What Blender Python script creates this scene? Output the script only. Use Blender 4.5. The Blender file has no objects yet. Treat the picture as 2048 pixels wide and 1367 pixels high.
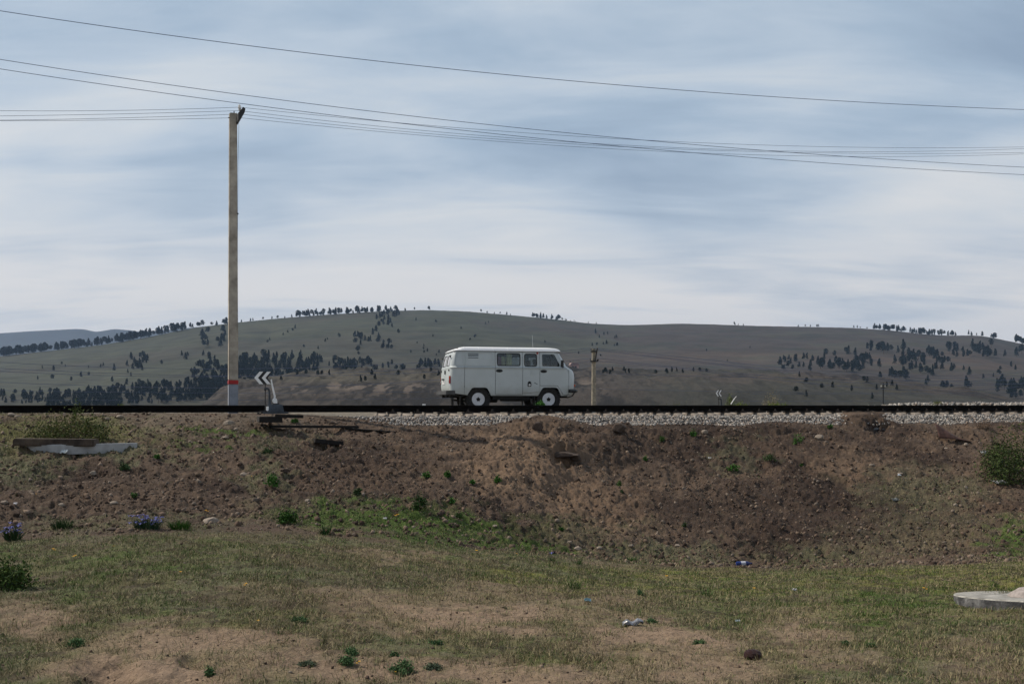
import bpy, bmesh, math, random
import numpy as np
from mathutils import Vector, Matrix, Euler
R = math.radians
rng = np.random.default_rng(7)
random.seed(11)
scene = bpy.context.scene
COL = scene.collection

# ------------------------------------------------------------------ camera, sky, sun, exposure
F = 1991.0          # focal length in photo pixels (36 mm sensor, 2048 px wide)
HY = 810.0          # row of the horizon: the eye is level with the rail head
cam_d = bpy.data.cameras.new("camera"); cam = bpy.data.objects.new("camera", cam_d); COL.objects.link(cam)
cam.location = (0, 0, 0); cam.rotation_euler = (R(90), 0, 0)
cam_d.sensor_width = 36; cam_d.lens = F/2048*36
cam_d.shift_y = (HY-683.5)/2048
cam_d.clip_start = 0.1; cam_d.clip_end = 30000
scene.camera = cam
SUN_EL, SUN_AZ = R(46), R(-70)       # azimuth measured from +Y (view direction), negative = left
sun_dir = Vector((math.sin(SUN_AZ)*math.cos(SUN_EL), math.cos(SUN_AZ)*math.cos(SUN_EL), math.sin(SUN_EL)))
sl = bpy.data.lights.new("sun", 'SUN'); sl.energy = 4.3; sl.angle = R(1.0); sl.color = (1.0, 0.89, 0.75)
so = bpy.data.objects.new("sun", sl); COL.objects.link(so); so.location = (-20, 10, 40)
so.rotation_euler = sun_dir.to_track_quat('Z', 'Y').to_euler()

world = bpy.data.worlds.new("World"); scene.world = world; world.use_nodes = True
scene.view_settings.view_transform = 'Standard'; scene.view_settings.look = 'None'
scene.view_settings.exposure = 0.0; scene.view_settings.gamma = 1.0
scene.cycles.use_denoising = True
scene.cycles.max_bounces = 5; scene.cycles.volume_bounces = 0
scene.cycles.transparent_max_bounces = 8

class NT:
    """small wrapper to write node trees shortly"""
    def __init__(s, tree): s.t = tree; s.n = tree.nodes; s.l = tree.links
    def new(s, typ, **kw):
        nd = s.n.new(typ); ins = kw.pop('ins', {})
        for k, v in kw.items(): setattr(nd, k, v)
        for k, v in ins.items(): s.put(nd.inputs[k], v)
        return nd
    def put(s, sock, v):
        if hasattr(v, 'is_output') or isinstance(v, bpy.types.NodeSocket): s.l.new(v, sock)
        else: sock.default_value = v
    def math(s, op, a, b=0.0, c=0.0, clamp=False):
        nd = s.n.new('ShaderNodeMath'); nd.operation = op; nd.use_clamp = clamp
        for i, v in enumerate((a, b, c)): s.put(nd.inputs[i], v)
        return nd.outputs[0]
    def mix(s, f, a, b, mode='MIX'):
        nd = s.n.new('ShaderNodeMix'); nd.data_type = 'RGBA'; nd.blend_type = mode
        s.put(nd.inputs['Factor'], f); s.put(nd.inputs['A'], a); s.put(nd.inputs['B'], b)
        return nd.outputs['Result']
    def noise(s, vec, scale, detail=4, rough=0.55, dist=0.0, out='Fac'):
        nd = s.new('ShaderNodeTexNoise', ins={'Scale': scale, 'Detail': detail, 'Roughness': rough, 'Distortion': dist})
        if vec is not None: s.l.new(vec, nd.inputs['Vector'])
        return nd.outputs[out]
    def ramp(s, fac, stops):
        nd = s.n.new('ShaderNodeValToRGB'); e = nd.color_ramp.elements
        while len(e) < len(stops): e.new(0.5)
        for i, (p, c) in enumerate(stops):
            e[i].position = p; e[i].color = (c[0], c[1], c[2], 1) if not isinstance(c, float) else (c, c, c, 1)
        s.put(nd.inputs[0], fac); return nd.outputs[0]

w = NT(world.node_tree)
for nd in list(w.n): w.n.remove(nd)
wo = w.new('ShaderNodeOutputWorld'); bg = w.new('ShaderNodeBackground'); w.l.new(bg.outputs[0], wo.inputs[0])
bg.inputs['Strength'].default_value = 0.12
sky = w.new('ShaderNodeTexSky', sky_type='NISHITA', sun_disc=False, sun_elevation=SUN_EL, sun_rotation=SUN_AZ % (2*math.pi))
sky.air_density = 1.0; sky.dust_density = 1.5; sky.ozone_density = 1.5
tc = w.new('ShaderNodeTexCoord')
sep = w.new('ShaderNodeSeparateXYZ'); w.l.new(tc.outputs['Generated'], sep.inputs[0])
zz = w.math('MAXIMUM', sep.outputs['Z'], 0.0)
den = w.math('ADD', zz, 0.17)
cx = w.math('DIVIDE', sep.outputs['X'], den); cy = w.math('DIVIDE', sep.outputs['Y'], den)
cv = w.new('ShaderNodeCombineXYZ'); w.l.new(cx, cv.inputs[0]); w.l.new(cy, cv.inputs[1])
mp = w.new('ShaderNodeMapping', ins={'Location': (1.3, 4.1, 0), 'Rotation': (0, 0, R(14)), 'Scale': (0.8, 1.1, 1)})
w.l.new(cv.outputs[0], mp.inputs['Vector'])
n_big = w.noise(mp.outputs[0], 0.62, 3, 0.5, 0.5)
mp2 = w.new('ShaderNodeMapping', ins={'Location': (7.3, -2.1, 0), 'Rotation': (0, 0, R(9)), 'Scale': (0.42, 1.15, 1)})
w.l.new(cv.outputs[0], mp2.inputs['Vector'])
n_mid = w.noise(mp2.outputs[0], 2.6, 6, 0.55, 0.5)
n_fine = w.noise(mp2.outputs[0], 6.0, 5, 0.6, 0.6)
k1 = w.math('MULTIPLY', n_big, 0.58); k2 = w.math('MULTIPLY', n_mid, 0.34); k3 = w.math('MULTIPLY', n_fine, 0.08)
cl = w.math('ADD', w.math('ADD', k1, k2), k3)
# thin veil of cloud: blue grey where it thins out, milky where it is thick
cloud = w.ramp(cl, [(0.38, (2.6, 3.35, 4.3)), (0.445, (3.4, 4.25, 5.2)), (0.495, (4.4, 5.1, 5.85)), (0.54, (5.3, 5.75, 6.15)), (0.60, (6.4, 6.5, 6.5))])
# near the horizon the veil is seen edge-on: bright and slightly cream
hor = w.ramp(zz, [(0.03, 1.0), (0.11, 0.95), (0.17, 0.25), (0.26, 0.0)])
hn = w.math('MULTIPLY', hor, w.ramp(cl, [(0.37, 0.25), (0.50, 1.0)]))
cloud2 = w.mix(hn, cloud, (7.4, 7.0, 6.6, 1))
up = w.ramp(zz, [(0.40, 0.0), (0.75, 0.8)])      # unseen sky overhead darkened to cut ambient light and deepen sun shadows
cloud2 = w.mix(up, cloud2, (1.3, 1.75, 2.6, 1))
skyc = w.mix(0.93, sky.outputs[0], cloud2)
back = w.ramp(w.math('MULTIPLY_ADD', sep.outputs['Y'], 0.5, 0.5), [(0.25, 0.82), (0.62, 1.0)])   # unseen sky behind the viewer dimmed so facing sides get less fill
skyc = w.mix(1.0, skyc, back, 'MULTIPLY')
w.l.new(skyc, bg.inputs['Color'])

# ------------------------------------------------------------------ helpers
def tag(o, label=None, cat=None, group=None, kind=None):
    if label: o['label'] = label
    if cat: o['category'] = cat
    if group: o['group'] = group
    if kind: o['kind'] = kind
    return o
def empty(name, loc=(0, 0, 0), rz=0.0, **kw):
    o = bpy.data.objects.new(name, None); COL.objects.link(o); o.location = loc; o.rotation_euler = (0, 0, rz)
    o.empty_display_size = 0.2
    return tag(o, **kw)
def link(name, me, mat=None, parent=None, **kw):
    o = bpy.data.objects.new(name, me); COL.objects.link(o)
    if mat is not None:
        if len(me.materials) == 0: me.materials.append(mat)
    if parent is not None: o.parent = parent
    return tag(o, **kw)
def np_mesh(name, V, Fc, smooth=False, col=None):
    """V (n,3), Fc (m,k) integer array of equal-sized faces"""
    V = np.ascontiguousarray(V, dtype=np.float32); Fc = np.ascontiguousarray(Fc, dtype=np.int32)
    me = bpy.data.meshes.new(name); m, k = Fc.shape
    me.vertices.add(len(V)); me.vertices.foreach_set('co', V.ravel())
    me.loops.add(m*k); me.loops.foreach_set('vertex_index', Fc.ravel())
    me.polygons.add(m); me.polygons.foreach_set('loop_start', np.arange(0, m*k, k, dtype=np.int32))
    if smooth: me.polygons.foreach_set('use_smooth', np.ones(m, dtype=bool))
    if col is not None:
        ca = me.color_attributes.new('albedo', 'FLOAT_COLOR', 'POINT')
        c4 = np.ones((len(V), 4), dtype=np.float32); c4[:, :3] = col; ca.data.foreach_set('color', c4.ravel())
    me.update(calc_edges=True); me.validate()
    return me
class MB:
    """collects simple shapes into one mesh"""
    def __init__(s): s.V = []; s.F = []
    def add(s, V, Fc):
        b = len(s.V); s.V += [tuple(v) for v in V]; s.F += [tuple(i+b for i in f) for f in Fc]; return s
    def box(s, c, d, rot=None):
        V = [Vector((sx*d[0]/2, sy*d[1]/2, sz*d[2]/2)) for sz in (-1, 1) for sy in (-1, 1) for sx in (-1, 1)]
        if rot is not None: V = [rot @ v for v in V]
        V = [v+Vector(c) for v in V]
        return s.add(V, [(0, 2, 3, 1), (4, 5, 7, 6), (0, 1, 5, 4), (2, 6, 7, 3), (0, 4, 6, 2), (1, 3, 7, 5)])
    def tube(s, pts, r, n=8, cap=True):
        pts = [Vector(p) for p in pts]; rr = r if isinstance(r, (list, tuple)) else [r]*len(pts)
        V = []; Fc = []; up = Vector((0, 0, 1))
        for i, p in enumerate(pts):
            t = (pts[min(i+1, len(pts)-1)]-pts[max(i-1, 0)]).normalized()
            a = t.cross(up if abs(t.z) < .95 else Vector((1, 0, 0))).normalized(); b = t.cross(a)
            for k in range(n):
                an = 2*math.pi*k/n; V.append(p+a*math.cos(an)*rr[i]+b*math.sin(an)*rr[i])
        for i in range(len(pts)-1):
            for k in range(n):
                j = (k+1) % n; Fc.append((i*n+k, i*n+j, (i+1)*n+j, (i+1)*n+k))
        if cap: Fc.append(tuple(range(n))[::-1]); Fc.append(tuple((len(pts)-1)*n+k for k in range(n)))
        return s.add(V, Fc)
    def lathe(s, prof, n=32, axis='y', c=(0, 0, 0)):
        """prof: (radius, height) pairs; height runs along the axis"""
        V = []; Fc = []
        for (r, h) in prof:
            for k in range(n):
                a = 2*math.pi*k/n; x, y = r*math.cos(a), r*math.sin(a)
                V.append({'y': (x, h, y), 'z': (x, y, h), 'x': (h, x, y)}[axis])
        for i in range(len(prof)-1):
            for k in range(n):
                j = (k+1) % n; Fc.append((i*n+k, i*n+j, (i+1)*n+j, (i+1)*n+k))
        V = [Vector(v)+Vector(c) for v in V]
        if prof[0][0] > 1e-4: Fc.append(tuple(range(n))[::-1])
        if prof[-1][0] > 1e-4: Fc.append(tuple((len(prof)-1)*n+k for k in range(n)))
        return s.add(V, Fc)
    def prism(s, poly, y0, y1, axis='y'):
        """poly in the two other axes, extruded along axis"""
        n = len(poly)
        def P(a, b, h): return {'y': (a, h, b), 'x': (h, a, b), 'z': (a, b, h)}[axis]
        V = [P(a, b, y0) for a, b in poly]+[P(a, b, y1) for a, b in poly]
        Fc = [tuple(range(n)), tuple(range(2*n-1, n-1, -1))]+[(i, n+i, n+(i+1) % n, (i+1) % n) for i in range(n)]
        return s.add(V, Fc)
    def mesh(s, name, smooth=False, bevel=0.0, seg=2):
        me = bpy.data.meshes.new(name); bm = bmesh.new()
        vs = [bm.verts.new(v) for v in s.V]; bm.verts.ensure_lookup_table()
        for f in s.F:
            try: bm.faces.new([vs[i] for i in f])
            except ValueError: pass
        bmesh.ops.remove_doubles(bm, verts=bm.verts, dist=1e-6)
        bmesh.ops.recalc_face_normals(bm, faces=bm.faces)
        if bevel > 0:
            ed = [e for e in bm.edges if len(e.link_faces) == 2 and e.calc_face_angle(0) > R(40)]
            bmesh.ops.bevel(bm, geom=ed, offset=bevel, segments=seg, affect='EDGES', clamp_overlap=True)
        bm.to_mesh(me); bm.free()
        if smooth:
            for p in me.polygons: p.use_smooth = True
            me.set_sharp_from_angle(angle=R(38))
        return me
    def build(s, name, mat, parent=None, smooth=False, bevel=0.0, seg=2, **kw):
        return link(name, s.mesh(name, smooth, bevel, seg), mat, parent, **kw)
def rounded(poly, r, n=5):
    """round the corners of a polygon"""
    out = []; m = len(poly)
    for i in range(m):
        p0, p1, p2 = Vector(poly[i-1]), Vector(poly[i]), Vector(poly[(i+1) % m])
        a = (p0-p1); b = (p2-p1); rr = min(r, a.length*.45, b.length*.45)
        A = p1+a.normalized()*rr; B = p1+b.normalized()*rr
        for k in range(n+1):
            t = k/n; q = A*(1-t)**2+p1*2*t*(1-t)+B*t*t; out.append((q.x, q.y))
    return out
def offset_poly(poly, d):
    n = len(poly); area = sum(poly[i-1][0]*poly[i][1]-poly[i][0]*poly[i-1][1] for i in range(n)); sg = 1 if area > 0 else -1
    out = []
    for i in range(n):
        p0, p1, p2 = Vector(poly[i-1]), Vector(poly[i]), Vector(poly[(i+1) % n])
        e1 = (p1-p0); e2 = (p2-p1)
        if e1.length < 1e-9 or e2.length < 1e-9: out.append((p1.x, p1.y)); continue
        n1 = Vector((e1.y, -e1.x)).normalized(); n2 = Vector((e2.y, -e2.x)).normalized()
        m = (n1+n2); m = m.normalized()/max(m.normalized().dot(n1), .5)
        q = p1+m*d*sg; out.append((q.x, q.y))
    return out

# vectorised gradient-free value noise
_T = rng.random((256, 256)).astype(np.float32)
def vnoise(x, y, s, seed=0):
    x = np.asarray(x)*s+seed*17.31; y = np.asarray(y)*s+seed*9.17
    xi = np.floor(x).astype(np.int64); yi = np.floor(y).astype(np.int64); fx = x-xi; fy = y-yi
    fx = fx*fx*(3-2*fx); fy = fy*fy*(3-2*fy); a = xi & 255; b = yi & 255; a1 = (xi+1) & 255; b1 = (yi+1) & 255
    return (_T[a, b]*(1-fx)+_T[a1, b]*fx)*(1-fy)+(_T[a, b1]*(1-fx)+_T[a1, b1]*fx)*fy
def fbm(x, y, s, o=4, g=0.5, seed=0):
    t = 0; a = 1; n = 0
    for i in range(o): t = t+a*vnoise(x*(.8+.02*i)+y*.6, y*(.8-.02*i)-x*.6, s*2**i, seed+i*3); n += a; a *= g
    return t/n
def sm(a, b, x): t = np.clip((x-a)/(b-a), 0, 1); return t*t*(3-2*t)

def material(name, col=(.5, .5, .5), rough=.7, metal=0.0, var=.12, vscale=6.0, bump=0.0, bscale=30.0, spec=.5, col2=None, f2=0.5, obj=True, coat=0.0):
    m = bpy.data.materials.new(name); m.use_nodes = True; t = NT(m.node_tree); p = t.n['Principled BSDF']
    co = t.new('ShaderNodeTexCoord').outputs['Object']
    nz = t.noise(co, vscale, 5, .6)
    c2 = col2 if col2 else tuple(max(0, c*(1-var*2)) for c in col)
    c1 = col if col2 else tuple(min(1, c*(1+var)) for c in col)
    r = t.ramp(nz, [(max(0, f2-.16), c1), (min(1, f2+.16), c2)])
    t.l.new(r, p.inputs['Base Color'])
    p.inputs['Roughness'].default_value = rough; p.inputs['Metallic'].default_value = metal
    p.inputs['Specular IOR Level'].default_value = spec; p.inputs['Coat Weight'].default_value = coat
    if bump > 0:
        b = t.new('ShaderNodeBump', ins={'Strength': 1.0, 'Distance': bump}); t.l.new(t.noise(co, bscale, 4, .6), b.inputs['Height'])
        t.l.new(b.outputs[0], p.inputs['Normal'])
    return m
def attr_material(name, rough=.9, fine=60.0, amt=.35, bump=0.01, bscale=40.0, transl=0.0, mid=9.0):
    """colour comes from the mesh's own 'albedo' values, varied by fine grain"""
    m = bpy.data.materials.new(name); m.use_nodes = True; t = NT(m.node_tree); p = t.n['Principled BSDF']
    at = t.new('ShaderNodeAttribute', attribute_name='albedo'); co = t.new('ShaderNodeTexCoord').outputs['Object']
    g = t.math('ADD', t.math('MULTIPLY', t.noise(co, fine, 4, .7), 2*amt), 1-amt)
    g2 = t.math('ADD', t.math('MULTIPLY', t.noise(co, mid, 4, .7), amt*1.6), 1-amt*.8)
    gg = t.math('MULTIPLY', g, g2)
    cc = t.new('ShaderNodeCombineXYZ'); [t.l.new(gg, cc.inputs[i]) for i in range(3)]
    c = t.mix(1.0, at.outputs['Color'], cc.outputs[0], 'MULTIPLY'); t.l.new(c, p.inputs['Base Color'])
    p.inputs['Roughness'].default_value = rough; p.inputs['Specular IOR Level'].default_value = .2
    if bump > 0:
        b = t.new('ShaderNodeBump', ins={'Strength': 1.0, 'Distance': bump}); t.l.new(t.noise(co, bscale, 5, .7), b.inputs['Height'])
        t.l.new(b.outputs[0], p.inputs['Normal'])
    return m
def P3(px, py, Y): return Vector(((px-1024)/F*Y, Y, (HY-py)/F*Y))

# ------------------------------------------------------------------ near ground: lawn, bank, track bed
RA, RB = 27.2, 0.32                      # the near rail lies on Y = RA + RB*X
def Yrail(u): return RA/(1-RB*u)
cols = [-900, 0, 300, 560, 800, 1024, 1300, 1600, 1900, 2048, 2900]
tab = {  # per column: (Y, photo row) of lawn edge, foot, low bank, high bank, upper bank, bed edge
 -900: [(12, 1085), (13.2, 1050), (14.8, 975), (15.8, 915), (17.2, 870), (18.2, 832)],
 0:    [(13, 1083), (14.5, 1042), (17, 962), (18.7, 905), (21, 866), (22.7, 828.5)],
 300:  [(13.3, 1062), (15, 1030), (17.5, 957), (19.4, 902), (21.7, 864), (23.5, 827.5)],
 560:  [(14, 1060), (15.5, 1022), (18, 958), (20.4, 898), (22.8, 860), (24.6, 827)],
 800:  [(14.3, 1092), (16.6, 1012), (19.3, 958), (21.7, 905), (23.9, 868), (25.0, 852)],
 1024: [(15.3, 1106), (17, 1085), (19.8, 992), (22.3, 920), (24.4, 872), (25.8, 850)],
 1300: [(16, 1132), (17.8, 1118), (20.8, 1020), (23.6, 935), (25.8, 874), (27.1, 850)],
 1600: [(16, 1140), (18.4, 1126), (22, 1025), (25, 935), (27.2, 872), (28.6, 848)],
 1900: [(15.5, 1130), (18.3, 1112), (22.5, 1005), (26, 922), (28.7, 866), (30.2, 845)],
 2048: [(15, 1122), (18.2, 1102), (22.8, 992), (26.6, 908), (29.4, 862), (31.0, 843)],
 2900: [(14, 1115), (18, 1100), (25, 980), (31, 905), (36, 862), (38.5, 840)]}
NU, NY = 361, 520
Ug = np.linspace(-1.0, 1.0, NU); LY = np.linspace(math.log(1.2), math.log(60), NY); Yg = np.exp(LY)
feats = []
for c in cols:
    u = (c-1024)/F; yr = Yrail(max(min(u, .95), -1.1))
    rows = [(0.5, 1.62), (6, 1.68), ]
    ye, pe = tab[c][0]; de = (pe-HY)*ye/F; rows.append((10, 1.68+(de-1.68)*(4/(ye-6))*(1.02)))
    rows += [(y, (p-HY)*y/F) for y, p in tab[c]]
    left = c < 700
    rows += [(yr-.25, .20 if left else .40), (yr+1.9, .21 if left else .42), (yr+3.4, .2), (yr+8, .205), (yr+12, 1.2), (yr+20, 3.6), (80, 4.0)]
    feats.append(rows)
FY = np.array([[r[0] for r in rows] for rows in feats]); FD = np.array([[r[1] for r in rows] for rows in feats])
uc = np.array([(c-1024)/F for c in cols])
from math import pi
def interp_cols(A): return np.stack([np.interp(Ug, uc, A[:, k]) for k in range(A.shape[1])], 1)
def blur1(A, ax, n):
    k = np.hanning(2*n+3)[1:-1]; k /= k.sum(); A = np.apply_along_axis(lambda v: np.convolve(np.pad(v, n, mode='edge'), k, 'valid'), ax, A); return A
iFY, iFD = blur1(interp_cols(FY), 0, 14), blur1(interp_cols(FD), 0, 14)
BT = np.stack([np.interp(Yg, iFY[i], -iFD[i]) for i in range(NU)], 0)
ST = np.stack([np.interp(Yg, iFY[i], np.arange(iFY.shape[1])) for i in range(NU)], 0)
BT = blur1(BT, 1, 4)
def look(T, x, y):
    u = np.clip(x/np.maximum(y, .5), -.999, .999); a = (u+1)/2*(NU-1)
    b = (np.log(np.clip(y, 1.21, 59.9))-LY[0])/(LY[-1]-LY[0])*(NY-1)
    i = np.clip(a.astype(int), 0, NU-2); j = np.clip(b.astype(int), 0, NY-2); fa = a-i; fb = b-j
    return (T[i, j]*(1-fa)+T[i+1, j]*fa)*(1-fb)+(T[i, j+1]*(1-fa)+T[i+1, j+1]*fa)*fb
def ell(px, py, cx, cy, rx, ry, soft=.35, rot=0.0):
    dx, dy = px-cx, py-cy
    if rot: c, s = math.cos(R(rot)), math.sin(R(rot)); dx, dy = dx*c+dy*s, -dx*s+dy*c
    d = np.sqrt((dx/rx)**2+(dy/ry)**2); return 1-sm(1-soft, 1+soft, d)
# mounds and hollows: (px, py, rx px, ry px, height m)
bumps = [(1085, 856, 70, 14, .20), (1050, 935, 70, 60, .22), (1340, 930, 170, 45, -.24), (1180, 880, 60, 25, .10), (1127, 924, 24, 9, -.5), (1120, 906, 38, 8, .20), (1165, 918, 40, 18, .10),
 (1240, 862, 28, 10, .12), (1725, 836, 60, 14, .22), (1755, 856, 16, 6, -.2), (655, 890, 34, 7, -.16), (655, 880, 40, 6, .05),
 (1560, 850, 70, 10, .06), (215, 1350, 50, 22, -.10), (390, 1322, 24, 8, -.06), (300, 1345, 60, 14, .03), (1310, 860, 60, 10, .07), (1400, 1000, 160, 50, .10),
 (880, 1010, 30, 10, -.10), (1620, 930, 150, 40, .08), (700, 940, 70, 16, -.07), (1000, 930, 90, 40, .08), (1940, 866, 40, 10, .10), (2025, 1170, 34, 7, -.22), (830, 955, 50, 10, -.05)]
def project(x, y, z):
    yy = np.maximum(y, .5); return 1024+F*x/yy, HY-F*z/yy
def ground_z(x, y, detail=True):
    x = np.asarray(x, dtype=float); y = np.asarray(y, dtype=float)
    z = look(BT, x, y); s = look(ST, x, y); px, py = project(x, y, z)
    bank = sm(2.9, 4.1, s)*(1-sm(7.3, 8.3, s)); lawn = 1-sm(2.9, 3.5, s)
    for (a, b, rx, ry, h) in bumps:
        z = z+h*ell(px+(fbm(x, y, 6, 2, .5, 33)-.5)*26, py+(fbm(x, y, 6, 2, .5, 36)-.5)*14, a, b, rx, ry, .55 if abs(h) > .15 else .75)
    z = z+lawn*(.10*(fbm(x, y, .45, 3, .5, 2)-.5)+.05*(fbm(x, y, 2.6, 4, .6, 5)-.5))
    z = z+bank*(.24*(fbm(x, y, .8, 3, .5, 8)-.5)+.20*(fbm(x, y, 3.2, 4, .65, 12)-.5))
    if detail:
        z = z+lawn*.034*(fbm(x, y, 14, 3, .6, 21)-.5)
        rid = np.abs(fbm(x, y, 5.5, 3, .6, 31)-.5)*2
        z = z+bank*(.10*(.22-rid)*sm(.25, .65, fbm(x, y, .9, 2, .5, 41))+.085*(fbm(x, y, 13, 3, .7, 25)-.5))
    return z
def on_ground(px, py):
    """world point of the ground seen at a photo pixel"""
    u = (px-1024)/F; ys = np.exp(np.linspace(math.log(4.5), math.log(34), 1400)); z = ground_z(u*ys, ys, False)
    rows = HY-F*z/ys; k = np.argmax(rows <= py) if (rows <= py).any() else len(ys)-1
    return Vector((u*ys[k], ys[k], float(z[k])))
def drop(px, py, sink=0.0):
    v = on_ground(px, py); return Vector((v.x, v.y, float(ground_z(v.x, v.y))-sink))

def ground_albedo(x, y, z):
    s = look(ST, x, y); zb = look(BT, x, y); px, py = project(x, y, zb)
    n1 = fbm(x, y, .5, 4, .55, 51); n2 = fbm(x, y, 2.2, 4, .6, 61); n3 = fbm(x, y, 7, 3, .6, 71)
    jx = (n2-.5)*210; jy = (fbm(x, y, 1.9, 4, .6, 64)-.5)*70+(n3-.5)*26; X = px+jx; Yp = py+jy
    soil = np.array((.088, .063, .046)); soil_d = np.array((.034, .023, .018)); tan = np.array((.175, .120, .080)); sand = np.array((.25, .18, .125))
    grass = np.array((.122, .114, .056)); green = np.array((.066, .108, .022)); olive = np.array((.142, .142, .040)); greyg = np.array((.112, .118, .066))
    pale = np.array((.15, .125, .095))
    def mx(a, b, t): return a*(1-t[..., None])+b*t[..., None]
    c = np.broadcast_to(soil, x.shape+(3,)).copy()
    c = mx(c, soil_d, sm(.45, .7, n1)*.8)
    c = mx(c, tan, sm(.5, .75, n2)*.35)
    c = mx(c, pale, ell(X, Yp, 300, 845, 330, 16)*.5)
    c = mx(c, tan, np.clip(ell(X, Yp, 1060, 930, 110, 70, .6)+ell(X, Yp, 1160, 985, 140, 50, .6, 25)*.8+ell(X, Yp, 700, 950, 250, 30, .6)*.4, 0, 1)*.8)
    c = mx(c, soil_d, np.clip(ell(X, Yp, 1650, 1020, 260, 80, .6)+ell(X, Yp, 1450, 880, 330, 34)+ell(X, Yp, 700, 950, 200, 60)*.6+ell(X, Yp, 250, 990, 330, 50)*.4, 0, 1)*.6)
    c = mx(c, tan, ell(X, Yp, 1700, 935, 80, 28, .6)*.5)
    # vegetation cover on the bank
    gb = np.zeros_like(x)
    for (a, b, rx, ry, k) in [(90, 860, 220, 30, .8), (0, 920, 110, 45, .8), (260, 905, 130, 14, .7), (430, 876, 90, 9, .9), (530, 940, 40, 60, .6), (240, 1050, 220, 14, .5),
                            (720, 1032, 180, 30, 1), (860, 1055, 130, 28, 1), (980, 1090, 110, 16, 1), (1050, 1093, 190, 14, .9), (1300, 1115, 200, 16, .7), (1650, 1118, 110, 20, .6), (1850, 985, 130, 45, .45),
                            (1860, 1060, 160, 40, .3), (2035, 1080, 45, 50, .9), (1480, 910, 40, 40, .4), (1780, 1100, 200, 20, .35), (1120, 1060, 170, 20, .35), (600, 880, 90, 8, .3)]:
        gb = np.maximum(gb, k*ell(X, Yp, a, b, rx, ry, .5))
    gb = gb*sm(.3, .55, n3+.12)
    lawn = 1-sm(2.85, 3.1, s+(n2-.5)*.25)
    bare = np.zeros_like(x)
    for (a, b, rx, ry, k) in [(960, 1235, 230, 32, .95), (930, 1345, 420, 28, .9), (1330, 1285, 170, 34, .95), (400, 1290, 230, 36, .9), (300, 1345, 200, 30, 1), (1420, 1330, 160, 30, .8), (1610, 1265, 70, 40, .8),
                              (70, 1240, 90, 36, .8), (1180, 1205, 140, 20, .5), (1060, 1185, 150, 16, .5), (1650, 1325, 120, 25, .5), (1950, 1300, 80, 30, .4), (800, 1115, 130, 8, .5), (560, 1330, 120, 30, .7), (1250, 1250, 80, 20, .7)]:
        bare = np.maximum(bare, k*ell(X, Yp, a, b, rx, ry, .6))
    bare = np.clip(np.maximum(bare, .55*sm(.58, .8, n1))*sm(.24, .5, n2*.6+n3*.4+.1), 0, 1)
    gl = mx(np.broadcast_to(grass, x.shape+(3,)), olive, np.clip(ell(X, Yp, 1750, 1165, 420, 55, .6)+ell(X, Yp, 1200, 1155, 300, 18)+ell(X, Yp, 620, 1240, 200, 30)*.5+ell(X, Yp, 1150, 1340, 200, 40)*.5, 0, 1))
    gl = mx(gl, green, np.clip(sm(.5, .75, n2)*.5+.4*ell(X, Yp, 1820, 1210, 160, 30)+.3*ell(X, Yp, 250, 1110, 300, 40), 0, 1))
    gl = mx(gl, greyg, sm(.5, .75, fbm(x, y, 1.1, 3, .5, 77))*.6)
    gl = mx(gl, pale, sm(.62, .8, fbm(x, y, 4.0, 3, .5, 87))*.5)
    gl = mx(gl, np.array((.040, .030, .02)), sm(.50, .62, fbm(x, y, 5.5, 4, .65, 89))*.7)
    gl = mx(gl, soil, sm(.52, .66, fbm(x, y, 1.3, 4, .6, 93))*.45)
    gl = mx(gl, sand, bare)
    cover = np.where(lawn > .5, 1-bare, gb)
    gcol = mx(np.broadcast_to(greyg, x.shape+(3,)), green, np.clip(1.3*ell(X, Yp, 820, 1045, 300, 42)+ell(X, Yp, 1050, 1093, 190, 14)+ell(X, Yp, 430, 876, 90, 9)+ell(X, Yp, 2035, 1080, 45, 50), 0, 1))
    gcol = mx(gcol, olive, ell(X, Yp, 90, 860, 220, 40)*.7)
    c = mx(c, gcol, gb*.9); c = mx(c, gl, lawn)
    # behind the rails: trodden gravelly earth and young grass
    beh = sm(9.5, 9.9, s); c = mx(c, np.array((.17, .15, .12)), beh)
    return c*1.10, cover, lawn, gb
nu, ny = 1150, 760
us = np.concatenate([np.linspace(-1.0, -.62, 60, endpoint=False), np.linspace(-.62, .62, nu), np.linspace(.62, 1.0, 61)[1:]])
ys = np.concatenate([np.exp(np.linspace(math.log(1.3), math.log(5.2), 50, endpoint=False)), np.exp(np.linspace(math.log(5.2), math.log(33.5), ny)), np.exp(np.linspace(math.log(33.5), math.log(58), 60))[1:]])
UU, YY = np.meshgrid(us, ys, indexing='ij'); XX = UU*YY; ZZ = ground_z(XX, YY)
gc, cover, lawnm, gbm = ground_albedo(XX, YY, ZZ)
n0, n1_ = XX.shape; idx = np.arange(n0*n1_).reshape(n0, n1_)
quads = np.stack([idx[:-1, :-1], idx[1:, :-1], idx[1:, 1:], idx[:-1, 1:]], -1).reshape(-1, 4)
gm = attr_material('earth', .95, 45, .6, .03, 38, mid=10)
link('ground', np_mesh('ground', np.stack([XX, YY, ZZ], -1).reshape(-1, 3), quads, True, gc.reshape(-1, 3)), gm, kind='structure', label='trodden lawn and bare earth bank below the railway')
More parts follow.
